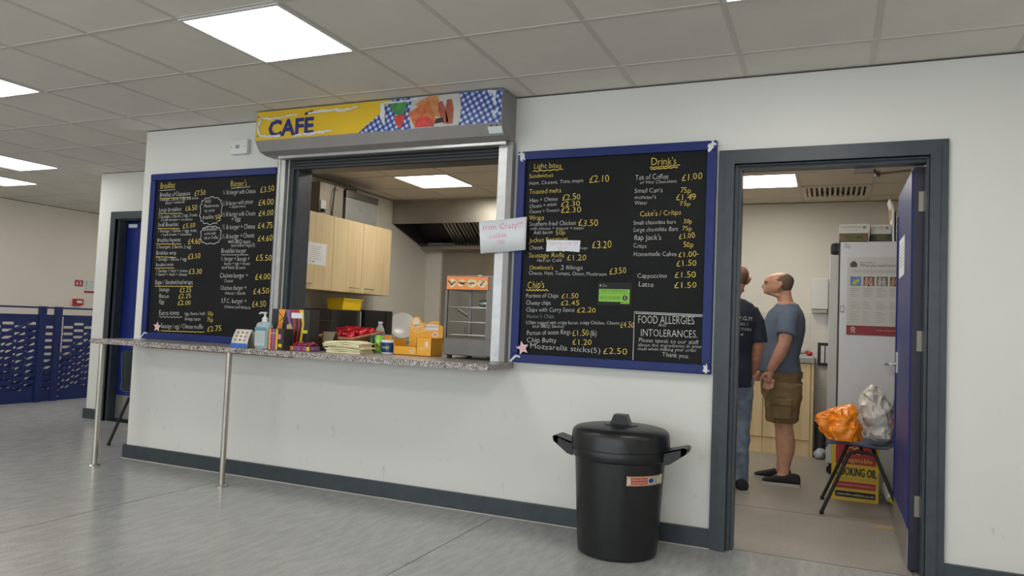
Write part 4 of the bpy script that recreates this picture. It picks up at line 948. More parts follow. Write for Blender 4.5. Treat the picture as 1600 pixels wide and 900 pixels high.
strip(B(), .05, .14, .38, .41, .0008).build('sticker_red_panel', mat('sticker_red', (.42, .03, .02), .5), t)
b = B()
for k in range(22): strip(b, .04+k*.0085, .0435+k*.0085, .411, .418, .0008, 1); strip(b, .04+k*.0085, .0435+k*.0085, .372, .379, .0008, 1)
b.build('sticker_red_stripes', mat('sticker_red', (.4, .03, .02), .5), t)
b = B(); write(b, 'DEVELOPMENT', .054, .397, .136, .397, .008, lambda u, v, w=0: FB(u, v, .0016), 0, 0.); write(b, 'MANAGEMENT', .054, .384, .136, .384, .008, lambda u, v, w=0: FB(u, v, .0016), 0, 0.); b.build('sticker_lettering', lw, t)
B().poly([(.162+.016*math.cos(k*PI/8), .395+.012*math.sin(k*PI/8)) for k in range(16)], lambda u, v, w=0: FB(u, v, .0012)).build('sticker_blue_oval', mat('oval_blue', (.01, .05, .3), .4), t)
strip(B(), .182, .205, .383, .408, .001).build('sticker_pale_blue_mark', mat('pale_blue_mark', (.2, .4, .5), .4), t)

# ================================================================ KITCHEN, LEFT SIDE (through the hatch)
M_WTILE = mat('glazed_wall_tile', (.66, .62, .54), .18, var=.03); M_GROUT = mat('grout', (.50, .47, .41), .8)
def tilewall(frame, us, vs_, sz, root_name, loc, gx):
    st = struct(root_name, loc)
    g = B(); u0, u1, v0, v1 = us[0], us[-1]+sz, vs_[0], vs_[-1]+sz
    g.poly([(u0, v0), (u1, v0), (u1, v1), (u0, v1)], frame, .001); g.build('grout', M_GROUT, st)
    sh_ = None
    for u in us:
        for v in vs_:
            b = B(); e = .0015; q = [(e, e), (sz-e, e), (sz-e, sz-e), (e, sz-e)]
            o0 = Vector(frame(u, v, 0))
            if sh_ is None:
                A = [frame(u+a, v+c_, .001) for a, c_ in q]; C2 = [frame(u+(a if a < sz/2 else a)*1, v+c_, .006) for a, c_ in q]
                me = bpy.data.meshes.new('wall_tile'); me.from_pydata([tuple(Vector(p)-o0) for p in A+C2], [], [(0, 1, 2, 3), (4, 5, 6, 7), (0, 1, 5, 4), (1, 2, 6, 5), (2, 3, 7, 6), (3, 0, 4, 7)]); me.materials.append(M_WTILE); sh_ = me
            o = bpy.data.objects.new('wall_tile', sh_); COL.objects.link(o); o.parent = st; o.location = o0-Vector(loc)
tilewall(FY(4.03), [1.0+.15*i for i in range(9)], [.0+.15*i for i in range(9)], .15, 'trim_2', (1.7, 4.03, 0), 0)
tilewall(FX(-2.4), [.9+.15*i for i in range(13)], [.92+.15*i for i in range(3)], .15, 'trim_3', (-2.4, 1.8, .9), 0)
# corner boxing and steel splashback
B().box(-2.4, -2.19, 3.98, 4.03, 0, HT).build('trim_4', M_KWALL, kind='structure')
t = thing('splashback', 'stainless steel splashback sheet on the back wall under the extractor hood', 'splashback', (-1.2, 4.02, .9))
box('steel_sheet', M_STEEL, t, -2.185, -.3, 4.02, 4.029, .9, 1.985)
# extractor hood
t = thing('extractor_hood', 'wide stainless steel extractor hood under the kitchen ceiling', 'extractor hood', (-1.3, 3.6, 2.0)); hx0, hx1 = -2.396, -.2
b = B().box(hx0, hx1, 3.15, 3.165, 2.21, H-.012); b.box(hx0, hx1, 3.165, 3.19, 2.21, 2.222)
b.build('front_panel', M_STEEL, t)
for x in (hx0, hx1-.01): B().prism([(3.165, 2.21), (4.02, 1.965), (4.02, H-.012), (3.165, H-.012)], (x, 0, 0), (0, 1, 0), (0, 0, 1), (.01, 0, 0)).build('side_panel', M_DSTEEL, t)
b = B().box(hx0+.01, hx1-.01, 3.96, 4.018, 1.965, 2.06).prism([(3.82, 1.99), (3.96, 1.965), (3.96, 1.975), (3.82, 2.02)], (hx0+.01, 0, 0), (0, 1, 0), (0, 0, 1), (hx1-hx0-.02, 0, 0)); b.build('grease_trough', M_STEEL, t)
fy0, fz0, fy1, fz1 = 3.40, 2.40, 3.93, 2.05
for k in range(9):
    a = -1.98+k*.19
    if k < 9:
        b = B()
        for q in range(4):
            u = a+q*.045; b.prism([(u, 0), (u+.026, 0), (u+.026, .012), (u, .012)], (0, fy0, fz0), (1, 0, 0), (0, .55, .83), (0, fy1-fy0, fz1-fz0))
        b.build('baffle_filter', M_STEEL, t)
B().prism([(-2.38, 0), (-.21, 0), (-.21, .004), (-2.38, .004)], (0, fy0, fz0+.03), (1, 0, 0), (0, .55, .83), (0, fy1-fy0, fz1-fz0)).build('filter_backing', mat('soot_black', (.012, .011, .01), .6), t)  # near-black sheet behind the baffles
# wall cabinets
def d_handle(p0, p1, out, parent, n=(1, 0, 0)):
    p0, p1, n = Vector(p0), Vector(p1), Vector(n)
    B().tube([p0, p0+n*out*.8, p0*.85+p1*.15+n*out, p0*.15+p1*.85+n*out, p1+n*out*.8, p1], .0055, 8).build('handle', M_ALU, parent, smooth=True)
def wall_cab(y0, y1, hl, label):
    t = thing('wall_cabinet', label, 'cabinet', (-2.24, (y0+y1)/2, 1.36), 'maple wall cabinets')
    box('carcass', M_MAPLE, t, -2.398, -2.092, y0+.001, y1-.001, 1.36, 2.06)
    d = box('door', M_MAPLE, t, -2.09, -2.07, y0+.002, y1-.002, 1.362, 2.062, bev=.002)
    yy = y0+.06 if hl == 'l' else y1-.06-.13
    d_handle((-2.07, yy, 1.41), (-2.07, yy+.13, 1.41), .03, d)
wall_cab(.65, 1.16, 'r', 'maple wall cabinet hidden beyond the left hatch jamb'); wall_cab(1.16, 1.66, 'l', 'maple wall cabinet with the white notice on its door')
wall_cab(1.66, 2.14, 'r', 'middle maple wall cabinet under the steel box'); wall_cab(2.14, 2.65, 'l', 'maple wall cabinet farthest from the hatch, next to the hood')
t = thing('notice', 'white printed notice taped to the maple wall cabinet door', 'notice', (-2.068, 1.42, 1.68))
box('paper_sheet', M_PAPER, t, -2.0695, -2.0685, 1.25, 1.565, 1.585, 1.785)
b = B(); F = FX(-2.068)
for k in range(7): b.stroke([(1.33+.02*(k % 2), 1.745-.018*k), (1.49-.02*(k % 3), 1.745-.018*k)], .004, F)
b.poly([(1.33, 1.605), (1.345, 1.605), (1.345, 1.62), (1.33, 1.62)], F); b.poly([(1.37, 1.603), (1.40, 1.603), (1.40, 1.618), (1.37, 1.618)], F); b.build('printed_lines', mat('faded_print', (.4, .28, .28), .7), t)
# steel catering box and lamp-like unit on top of the cabinets
t = thing('steel_catering_unit', 'grey steel catering unit with cable and plug on top of the wall cabinets', 'appliance', (-2.22, 1.7, 2.063))
b = B().box(-2.33, -2.13, 1.50, 1.86, 2.0635, 2.37, bev=.004); b.build('housing', mat('taupe_steel', (.24, .21, .165), .45, .3), t)
for y, z_ in ((1.58, 2.31), (1.75, 2.335)): box('vent_plate', M_DSTEEL, t, -2.13, -2.128, y-.015, y+.02, z_-.015, z_+.012)
box('socket_plate', M_WHITE, t, -2.13, -2.122, 1.515, 1.59, 2.12, 2.2, bev=.003); box('plug', M_BLACKP, t, -2.122, -2.09, 1.52, 1.55, 2.085, 2.115, bev=.004)
B().tube([(-2.125, 1.69, 2.066), (-2.11, 1.68, 2.2), (-2.115, 1.70, 2.32), (-2.14, 1.74, 2.375), (-2.2, 1.8, 2.375)], .006, 8).build('cable', M_BLACKR, t, smooth=True)
t = thing('steel_food_box', 'silver steel food box with dark lid and wire handle on top of the cabinets', 'box', (-2.22, 2.2, 2.063))
box('box_body', mat('light_steel', (.27, .275, .265), .4, .5, var=.1), t, -2.34, -2.11, 1.88, 2.42, 2.0635, 2.29, bev=.004)
box('lid', M_DSTEEL, t, -2.345, -2.105, 1.875, 2.425, 2.29, 2.36, bev=.006)
B().tube([(-2.2, 1.98, 2.36), (-2.2, 2.0, 2.395), (-2.2, 2.15, 2.40), (-2.2, 2.18, 2.36)], .006, 8).build('handle', M_BLACKR, t, smooth=True)
box('label', M_GREYI, t, -2.11, -2.109, 2.1, 2.16, 2.18, 2.21)
# worktop, base units, appliances on it
t = thing('kitchen_base_units', 'row of maple base units under the worktop along the kitchen left wall', 'base units', (-2.1, 2, 0))
box('carcass', M_MAPLE, t, -2.395, -1.82, .25, 3.9, 0, .868)
for k in range(6): box('door', M_MAPLE, t, -1.818, -1.80, .26+k*.6, .85+k*.6, .12, .86, bev=.002)
box('plinth', M_BLACKR, t, -1.82, -1.815, .25, 3.9, 0, .11)
t = thing('kitchen_worktop', 'grey laminate worktop along the kitchen left wall', 'worktop', (-2.1, 2, .87)); box('worktop', M_GRANITE, t, -2.395, -1.79, .25, 3.9, .87, .905)
t = thing('microwave', 'dark steel microwave oven under the yellow box', 'microwave', (-2.2, 1.86, .906))
box('housing', M_DSTEEL, t, -2.37, -2.02, 1.60, 2.10, .906, 1.19, bev=.004); box('door', M_BLACKG, t, -2.02, -2.012, 1.61, 2.02, .915, 1.18); box('grip_strip', M_ALU, t, -2.02, -2.0, 2.05, 2.075, .92, 1.18)
t = thing('microwave', 'black glass microwave oven nearest to the kettle flex and tap', 'microwave', (-2.2, 2.4, .906))
box('housing', M_BLACKP, t, -2.37, -2.02, 2.15, 2.66, .906, 1.20, bev=.004); box('door', M_BLACKG, t, -2.02, -2.012, 2.16, 2.52, .915, 1.19); box('control_panel', M_BLACKP, t, -2.02, -2.01, 2.53, 2.65, .915, 1.19)
t = thing('yellow_box', 'bright yellow plastic box on top of the dark steel microwave', 'box', (-2.15, 1.98, 1.1906)); M_YB = mat('yellow_plastic', (.85, .58, .01), .4)
b = B().prism([(-.085, 0), (.085, 0), (.1, .1), (-.1, .1)], (-2.14, 1.83, 1.1906), (1, 0, 0), (0, 0, 1), (0, .3, 0)); b.build('box_body', M_YB, t); box('rim', M_YB, t, -2.25, -2.03, 1.82, 2.14, 1.2905, 1.299)
t = thing('wire_rack', 'low wire rack standing on the worktop behind the red packets', 'rack', (-2.0, 1.35, .906))
b = B()
for k in range(9): b.tube([(-2.15+.03*k, 1.2, .91), (-2.15+.03*k, 1.2, 1.08), (-2.15+.03*k, 1.55, 1.08), (-2.15+.03*k, 1.55, .91)], .003, 5)
b.tube([(-2.15, 1.2, 1.08), (-1.91, 1.2, 1.08)], .004, 6).tube([(-2.15, 1.55, 1.08), (-1.91, 1.55, 1.08)], .004, 6).build('wire_frame', M_DSTEEL, t)
t = thing('mixer_tap', 'chrome swan neck tap behind the drinks cans', 'tap', (-2.17, 2.72, .906))
b = B().lathe([(0, 0), (.03, 0), (.03, .02), (.015, .03), (0, .03)], (-2.17, 2.72, .906), 18).tube([(-2.17, 2.72, .93)]+[(-2.17+.05*(1-math.cos(a*PI/8)), 2.72, 1.12+.05*math.sin(a*PI/8)) for a in range(9)]+[(-2.07, 2.72, 1.06)], .013, 12); b.build('spout', mat('chrome', (.7, .7, .7), .08, 1.), t, smooth=True)
t = thing('dinner_plate', 'large white plate leaning upright against the kitchen wall', 'plate', (-2.10, 3.0, .906))
b = B().lathe([(0, 0), (.08, 0), (.14, .012), (.145, .015), (.14, .018), (.08, .006), (0, .006)], (0, 0, 0), 40)
R_ = Matrix.Rotation(math.radians(35), 3, 'Z') @ Matrix.Rotation(math.radians(80), 3, 'X')
for i, v in enumerate(b.v): b.v[i] = R_ @ v+Vector((-2.10, 3.0, 1.05))
b.build('plate', mat('white_china', (.62, .61, .60), .15), t, smooth=True)
# ================================================================ KITCHEN, RIGHT SIDE (through the doorway)
def base_cab(x0, x1, label):
    t = thing('base_cabinet', label, 'cabinet', ((x0+x1)/2, 3.7, 0), 'maple base cabinets')
    box('carcass', M_MAPLE, t, x0+.001, x1-.001, 3.47, 4.02, .0, .868); box('door', M_MAPLE, t, x0+.003, x1-.003, 3.45, 3.468, .15, .862, bev=.002); box('plinth', M_MAPLE, t, x0+.001, x1-.001, 3.46, 3.469, .0, .145)
base_cab(1.22, 1.66, 'maple base cabinet partly hidden behind the navy shirt'); base_cab(1.66, 2.08, 'maple base cabinet behind the man in shorts'); base_cab(.78, 1.22, 'maple base cabinet hidden behind the door frame')
box2 = thing('end_panel', 'maple end panel closing the row of base cabinets', 'panel', (2.092, 3.73, 0)); box('panel', M_MAPLE, box2, 2.082, 2.104, 3.445, 4.02, 0, .868)
t = thing('back_worktop', 'grey worktop over the maple base cabinets by the back wall', 'worktop', (1.45, 3.72, .87)); box('worktop', mat('grey_worktop', (.28, .27, .25), .35), t, .78, 2.11, 3.43, 4.02, .869, .907, bev=.004)
t = thing('steel_tray', 'flat steel tray with wrapped white food on the back worktop', 'tray', (1.98, 3.6, .908)); box('tray', M_ALU, t, 1.80, 2.10, 3.46, 3.75, .908, .93, bev=.004)
b = B().ball((1.95, 3.58, .976), (.10, .07, .035), 20, 10)
for i, v in enumerate(b.v): b.v[i] = v+Vector((0, 0, .02))*noise.noise(v*22)
o = b.build('wrapped_food', mat('cling_film_white', (.62, .6, .56), .3, bump=.6, bscale=40), smooth=True, loc=(1.95, 3.58, .931)); tag(o, 'white wrapped food parcel on the steel tray behind the grey shirt', 'food')
B().ball((2.06, 3.55, .955), (.03, .025, .022), 14, 8).build('red_tomato', M_RED, smooth=True, loc=(2.06, 3.55, .931)); tag(bpy.data.objects['red_tomato'], 'small red tomato on the steel tray', 'tomato')
t = thing('towel_dispenser', 'white wall mounted paper towel dispenser left of the fridge', 'dispenser', (2.13, 4.0, 1.37))
box('case', M_WHITE, t, 2.055, 2.215, 3.90, 4.022, 1.39, 1.70, bev=.012); box('outlet', mat('dispenser_grey', (.42, .40, .37), .5), t, 2.065, 2.205, 3.91, 4.02, 1.355, 1.389)
t = thing('black_socket_frame', 'black framed white panel on the tiled back wall beside the fridge', 'panel', (2.19, 4.0, .85))
box('black_frame', M_BLACKP, t, 2.125, 2.26, 3.995, 4.022, .83, 1.06); box('white_insert', M_WHITE, t, 2.155, 2.235, 3.990, 3.996, .86, 1.03); box('mullion', M_BLACKP, t, 2.188, 2.198, 3.986, 3.991, .86, 1.03)
# upright fridge
t = thing('upright_fridge', 'tall white fridge with black top behind the poster cupboard', 'fridge', (2.5, 3.0, 0))
box('cabinet', M_WHITE, t, 2.222, 2.82, 2.63, 3.30, .09, 1.80, bev=.01); box('black_top', M_BLACKP, t, 2.226, 2.815, 2.602, 3.30, 1.8005, 1.90, bev=.03)
box('door_edge', M_WHITE, t, 2.222, 2.82, 2.60, 2.628, .10, 1.80, bev=.008)
for x, y in ((2.258, 2.68), (2.78, 2.68), (2.258, 3.24), (2.78, 3.24)): B().tube([(x, y-.015, .033), (x, y+.015, .033)], .032, 16).box(x-.012, x+.012, y-.012, y+.012, .06, .09).build('caster', M_BLACKR, t, smooth=True)
# white cupboard with poster
t = thing('poster_cupboard', 'tall white cupboard with safety poster behind the open door', 'cupboard', (2.6, 2.3, 0)); M_CUP = mat('white_metal_cupboard', (.56, .57, .60), .35, var=.02)
box('body', M_CUP, t, 2.295, 3.08, 2.075, 2.55, .0, 1.845, bev=.004); dd = box('door', M_CUP, t, 2.297, 3.078, 2.05, 2.072, .03, 1.84, bev=.004)
box('edge_gap', M_BLACKR, t, 2.288, 2.2945, 2.08, 2.55, .02, 1.84)
B().tube([(2.70, 2.05, .94), (2.70, 2.01, .94), (2.60, 2.01, .943)], .008, 8).box(2.685, 2.72, 2.045, 2.05, .87, 1.0).build('lever_handle', M_ALU, dd, smooth=True)
box('key_switch', mat('olive_plate', (.3, .3, .24), .5), t, 2.302, 2.328, 2.046, 2.05, 1.31, 1.36); box('key_insert', M_PAPER, t, 2.308, 2.322, 2.044, 2.046, 1.32, 1.35)
b = B(); F = FY(2.0488); write(b, 'KEEP', 2.318, 1.822, 2.345, 1.822, .008, F, 0); write(b, 'LOCKED', 2.318, 1.808, 2.362, 1.808, .009, F, 0, 0.); write(b, 'PLEASE', 2.318, 1.793, 2.362, 1.793, .009, F, 0, 0.); b.build('blue_lettering', M_BLUEI, t)
t = thing('safety_poster', 'health and safety law poster with maroon footer on the white cupboard', 'poster', (2.6, 2.048, 1.14)); px0, px1, pz0, pz1 = 2.345, 2.80, 1.145, 1.725
box('poster_sheet', mat('poster_offwhite', (.50, .50, .48), .6), t, px0, px1, 2.0475, 2.0492, pz0, pz1)
box('maroon_footer', mat('maroon_footer', (.22, .02, .025), .5), t, px0, px1, 2.0465, 2.0475, pz0, pz0+.07)
F = FY(2.0468); b = B(); write(b, 'Health and Safety Law', px0+.085, pz1-.045, px0+.19, pz1-.045, .012, F, 0, 0.); write(b, 'What you need to know', px0+.085, pz1-.072, px0+.36, pz1-.072, .022, F, 0, 0.)
b.poly([(px0+.02, pz1-.075), (px0+.065, pz1-.075), (px0+.068, pz1-.05), (px0+.055, pz1-.035), (px0+.045, pz1-.028), (px0+.03, pz1-.035), (px0+.018, pz1-.05)], F); b.build('heading_lettering', mat('poster_heading_ink', (.06, .055, .05), .6), t)
b = B(); b.stroke([(px0+.025, pz1-.1), (px0+.40, pz1-.1)], .003, F); b.stroke([(px0+.025, pz1-.108), (px0+.33, pz1-.108)], .002, F); b.stroke([(px0+.025, pz1-.117), (px0+.40, pz1-.117)], .002, F)
for c_ in range(5):
    for r_ in range(20):
        if r_ in (5, 6, 11): continue
        zz = pz1-.235-r_*.0145
        if zz < pz0+.085: break
        b.stroke([(px0+.022+c_*.088, zz), (px0+.022+c_*.088+random.uniform(.035, .07), zz)], .0035 if r_ in (0, 1) else .0028, F)
b.build('small_print', mat('poster_text_grey', (.24, .24, .23), .6), t)
pics = [((.10, .22, .42), (.45, .42, .05)), ((.16, .06, .05), (.4, .22, .18)), ((.08, .11, .04), (.35, .33, .35)), ((.12, .05, .04), (.3, .2, .1)), ((.1, .1, .2), (.3, .3, .3))]
for i, (c1, c2) in enumerate(pics):
    x = px0+.022+i*.088; q = B().poly([(x, pz1-.215), (x+.074, pz1-.215), (x+.074, pz1-.145), (x, pz1-.145)], F).build('photo_panel', mat('photo_bg%d' % i, c1, .5, var=.5, vscale=60), t)
    if i in (0,): B().poly([(x+.01, pz1-.2), (x+.03, pz1-.17), (x+.066, pz1-.165), (x+.05, pz1-.19), (x+.03, pz1-.212)], F, .0006).build('photo_figure', mat('photo_fg%d' % i, c2, .5, var=.5, vscale=90), t)
    else:
        for u, v, s in ((.022, -.16, .011), (.048, -.165, .012)): B().poly([(x+u+s*math.cos(k*PI/6), pz1+v+s*math.sin(k*PI/6)) for k in range(12)]+[], F, .0006).poly([(x+u-.017, pz1-.214), (x+u+.017, pz1-.214), (x+u+.012, pz1+v-s+.002), (x+u-.012, pz1+v-s+.002)], F, .0005).build('photo_figure', mat('photo_fg%d' % i, c2, .5, var=.5, vscale=90), t)
F = FY(2.046); b = B(); b.stroke([(px0+.045+.011*math.cos(k*PI/8), pz0+.045+.011*math.sin(k*PI/8)) for k in range(17)], .007, F); write(b, 'HSE', px0+.028, pz0+.015, px0+.064, pz0+.015, .013, F, 0, 0.); write(b, 'Health and Safety Executive', px0+.2, pz0+.035, px0+.37, pz0+.035, .009, F, 0)
b.build('footer_lettering', M_CHALKW, t)
# boxes on the cupboard
def lidbox(x0, x1, y0, y1, zb, label, txt, c1):
    t = thing('cardboard_box', label, 'box', ((x0+x1)/2, y0, zb)); h = zb+.06
    box('box_lower', mat(c1[0], c1[1], .6, var=.2, vscale=30), t, x0, x1, y0, y1, zb, h, bev=.002); box('box_upper', mat('white_card_box', (.55, .54, .50), .6), t, x0+.001, x1-.001, y0+.001, y1-.001, h+.0002, zb+.13, bev=.002)
    b = B(); write(b, txt, x0+.015, zb+.10, x1-.05, zb+.10, .014, FY(y0-.0006), 0, 0.); b.poly([(x1-.04, zb+.095), (x1-.018, zb+.095), (x1-.018, zb+.11), (x1-.029, zb+.118), (x1-.04, zb+.11)], FY(y0-.0006)); write(b, 'food box', x0+.05, zb+.08, x1-.08, zb+.08, .007, FY(y0-.0006), 0); b.build('printed_text', M_GREYI, t)
    B().poly([(x0+.04, zb+.012), (x1-.03, zb+.012), (x1-.03, zb+.05), (x0+.04, zb+.05)], FY(y0-.0006)).build('printed_panel', mat('dark_olive_print', (.09, .085, .03), .6, var=.5, vscale=50), t)
lidbox(2.285, 2.485, 2.06, 2.30, 1.8465, 'brown and white cardboard box at the left on top of the poster cupboard', 'CLEARWRAP', ('brown_box_print', (.13, .10, .05)))
lidbox(2.50, 2.64, 2.12, 2.40, 1.8465, 'dark and white cardboard box at the right on top of the poster cupboard', 'GLOVES', ('black_box_print', (.05, .05, .045)))
t = thing('folded_cardboard', 'upright folded cardboard sheet leaning behind the boxes on the cupboard', 'cardboard', (2.66, 2.2, 1.8465))
B().prism([(2.645, 1.847), (2.66, 1.847), (2.655, 2.1), (2.63, 2.17), (2.62, 2.168), (2.645, 2.09)], (0, 2.12, 0), (1, 0, 0), (0, 0, 1), (0, .22, 0)).build('white_sheet', M_PAPER, t)
B().prism([(2.662, 1.847), (2.668, 1.847), (2.64, 2.17), (2.632, 2.17)], (0, 2.2, 0), (1, 0, 0), (0, 0, 1), (0, .2, 0)).build('brown_sheet', M_CARD, t)
t = thing('grey_carton', 'grey lined carton at the far right on top of the poster cupboard', 'box', (2.75, 2.2, 1.8465)); box('carton', mat('grey_board', (.35, .33, .29), .6), t, 2.67, 2.86, 2.1, 2.3, 1.8466, 2.09, bev=.002)
for k in range(4): box('printed_band', M_PAPER, t, 2.672, 2.858, 2.0985, 2.0998, 1.87+k*.05, 1.882+k*.05)
# low kitchen bin and plastic bag beyond
t = thing('pedal_bin', 'dark grey pedal bin in the gap beside the base cabinets', 'bin', (2.17, 3.6, 0)); B().lathe([(0, 0), (.05, 0), (.055, .32), (.058, .33), (0, .35)], (2.172, 3.55, 0), 24).build('bin_body', mat('charcoal_plastic', (.05, .05, .05), .4), t, smooth=True); box('pedal', M_BLACKP, t, 2.15, 2.19, 3.47, 3.50, .005, .02)
b = B().ball((2.17, 3.40, .05), (.055, .05, .05), 20, 12)
for i, v in enumerate(b.v): b.v[i] = v+(v-Vector((2.17, 3.40, .05)))*.35*noise.noise(v*18)
o = b.build('crumpled_bag', mat('blue_white_plastic', (.42, .46, .52), .25, var=.4, vscale=30, bump=.6), smooth=True, loc=(2.17, 3.40, 0)); tag(o, 'crumpled blue and white plastic bag on the floor by the fridge', 'bag')
# ---- chairs
def shell_chair(name, label, M, group=None):
    """plastic shell chair facing -x, seat centre at origin"""
    t = thing(name, label, 'chair', (0, 0, 0), group)
    pr = [(-.21, .405), (-.20, .43), (-.12, .44), (.05, .425), (.14, .428), (.175, .45), (.195, .50), (.215, .60), (.235, .70), (.24, .76), (.25, .775)]
    n = 12; vs = []; fs = []
    for i, (x, z_) in enumerate(pr):
        hwid = .205 if z_ < .5 else .20-.02*((z_-.5)/.27)
        for j in range(n+1):
            v = j/n*2-1; e = abs(v)**3
            vs.append((x-(.035*e if z_ > .47 else 0), v*hwid, z_-(.0 if z_ > .5 else -.018*e)+( .0 if i else -.0)-(.03*e if i == len(pr)-1 else 0)))
    for i in range(len(pr)-1):
        for j in range(n): fs.append((i*(n+1)+j, (i+1)*(n+1)+j, (i+1)*(n+1)+j+1, i*(n+1)+j+1))
    o = B().add(vs, fs).build('seat_shell', M, t, smooth=60); so = o.modifiers.new('t', 'SOLIDIFY'); so.thickness = .008; so.offset = 0
    for y in (-.20, .20):
        for s, fx in ((-1, -.24), (1, .24)):
            B().tube([(s*.03, y*.95, .405), (s*.075, y*.97, .392), (fx*.93, y*1.13, .03), (fx*.95, y*1.14, .012)], .0115, 10).build('leg', M_BLACKR, t, smooth=True)
    B().tube([(-.03, -.19, .405), (.03, -.19, .405)], .0115, 8).tube([(-.03, .19, .405), (.03, .19, .405)], .0115, 8).tube([(0, -.19, .40), (0, .19, .40)], .01, 8).build('under_frame', M_BLACKR, t, smooth=True)
    for y in (-.228, .228):
        for fx in (-.229, .229): B().lathe([(0, 0), (.014, 0), (.014, .022), (0, .022)], (fx, y, 0), 12).build('foot_cap', M_BLACKR, t)
    return t
M_CHB = mat('navy_polypropylene', (.03, .045, .10), .45, var=.06, bump=.05); M_CHK = mat('black_polypropylene', (.028, .042, .055), .3, var=.06)
ch = shell_chair('plastic_chair', 'navy plastic shell chair loaded with carrier bags inside the doorway', M_CHB); ch.location = (2.435, 1.37, 0)
ch2 = shell_chair('plastic_chair', 'black plastic shell chair half hidden behind the left wall corner', M_CHK); ch2.location = (-2.905, .50, 0); ch2.rotation_euler = (0, 0, PI)
# ---- bags on the chair
def bag(name, label, pts_r, m, amp, seed, loc, sc_=14, tagcat='bag'):
    b = B().rings(pts_r, 72, 2.4); c0 = Vector(pts_r[len(pts_r)//2][:3])
    def ridge(q): return 1-2*abs(noise.noise(q))*1.5
    for i, v in enumerate(b.v):
        ax = Vector((v.x-c0.x, v.y-c0.y, 0)); w_ = Vector((noise.noise(v*9), noise.noise(v*9+Vector((5, 5, 5))), 0))*.35
        q = Vector((v.x*sc_, v.y*sc_, v.z*sc_*.6))+w_+Vector((seed, seed*2, 0))
        d = .75*ridge(q)+.45*ridge(q*2.3)+.2*ridge(q*5)-.5
        if ax.length > 1e-3: b.v[i] = v+ax.normalized()*amp*d+Vector((0, 0, max(0, v.z-.5)*amp*4*noise.noise(q*.8)))
    o = b.build(name, m, smooth=28, loc=loc)
    return tag(o, label, tagcat)
def interp(R, n):
    out = []
    for i in range(len(R)-1):
        for k in range(n): t_ = k/n; out.append(tuple(R[i][q]*(1-t_)+R[i+1][q]*t_ for q in range(5)))
    return out+[R[-1]]
M_OB = mat('orange_carrier_plastic', (.90, .26, .01), .3, var=.12, vscale=12, bump=.5, bscale=18); M_WB = mat('clear_white_carrier_plastic', (.58, .55, .50), .22, var=.25, vscale=9, bump=.7, bscale=16)
bag('carrier_bag', 'crumpled orange plastic carrier bag on the left of the chair seat', interp([(2.34, 1.26, .462, .06, .08), (2.33, 1.26, .47, .105, .11), (2.30, 1.26, .55, .125, .12), (2.28, 1.26, .60, .115, .11), (2.31, 1.26, .65, .085, .08), (2.35, 1.26, .69, .03, .05), (2.36, 1.26, .705, .006, .01)], 9), M_OB, .024, 3, (2.33, 1.26, .462), 11)
o = bag('carrier_bag', 'tall translucent white plastic carrier bag on the right of the chair seat', interp([(2.55, 1.45, .462, .055, .07), (2.545, 1.45, .48, .085, .095), (2.535, 1.46, .58, .10, .10), (2.515, 1.46, .68, .095, .09), (2.50, 1.46, .76, .06, .07), (2.495, 1.46, .81, .02, .04), (2.495, 1.46, .82, .004, .01)], 9), M_WB, .02, 8, (2.52, 1.46, .462), 10)
b = B(); FBG = lambda u, v, w=0: (u, 1.345-w, v)
b.stroke([(2.60, .63), (2.615, .60), (2.60, .575), (2.62, .555), (2.605, .52), (2.59, .51)], .008, FBG); b.build('red_print', M_RED, o)
t = thing('cooking_oil_box', 'red and yellow cooking oil carton on the floor behind the navy chair', 'box', (2.41, 1.75, 0)); ox0, ox1, oz1 = 2.262, 2.558, .395
box('carton', mat('yellow_carton', (.62, .42, .03), .55, var=.05), t, ox0, ox1, 1.66, 1.93, 0, oz1, bev=.002)
box('red_panel', mat('deep_red_carton', (.40, .03, .02), .55), t, ox0+.025, ox1-.02, 1.6585, 1.66, .25, oz1-.005); box('red_band', mat('deep_red_carton', (.4, .03, .02), .55), t, ox0+.025, ox1-.02, 1.6585, 1.66, .085, .13); box('black_band', M_BLACKI, t, ox0+.025, ox1-.02, 1.6585, 1.66, .025, .065)
F = FY(1.6578); b = B(); write(b, 'COOKING OIL', ox0+.022, .175, ox1-.016, .17, .055, F, 0, 0.); write(b, 'COOKING OIL', ox0+.025, .176, ox1-.013, .171, .055, F, 0, 0.); b.build('black_lettering', M_BLACKI, t)
b = B(); write(b, 'Vegetable', ox0+.07, .27, ox1-.04, .265, .03, F, .05, 0.); b.stroke([(ox0+.12+.022*math.cos(k*PI/8), .345+.022*math.sin(k*PI/8)) for k in range(17)], .008, F); b.stroke([(ox0+.165+.022*math.cos(k*PI/8), .345+.022*math.sin(k*PI/8)) for k in range(17)], .008, F); b.build('gold_lettering', mat('gold_print', (.65, .42, .10), .5), t)
b = B(); write(b, 'www.ktc-edibles.co.uk', ox0+.035, .038, ox1-.03, .036, .016, F, 0, 0.); write(b, 'PURE EXTENDED LIFE VEGETABLE OIL', ox0+.035, .104, ox1-.03, .102, .009, F, 0); b.build('pale_lettering', M_NAP, t)
b = B(); write(b, 'for all your frying needs, 20 litres', ox0+.03, .148, ox1-.02, .145, .008, F, 0); b.build('small_lettering', M_MAR, t)
t = thing('spray_bottle', 'white spray bottle with a yellow nozzle lying behind the chair leg', 'bottle', (2.63, 1.72, 0)); B().tube([(2.60, 1.80, .12), (2.61, 1.77, .09), (2.635, 1.70, .035)], [.02, .032, .028], 14).build('bottle_body', M_WHITE, t, smooth=True); B().tube([(2.637, 1.695, .032), (2.655, 1.665, .018)], [.02, .014], 12).build('nozzle', mat('yellow_green_plastic', (.5, .6, .02), .4), t, smooth=True)
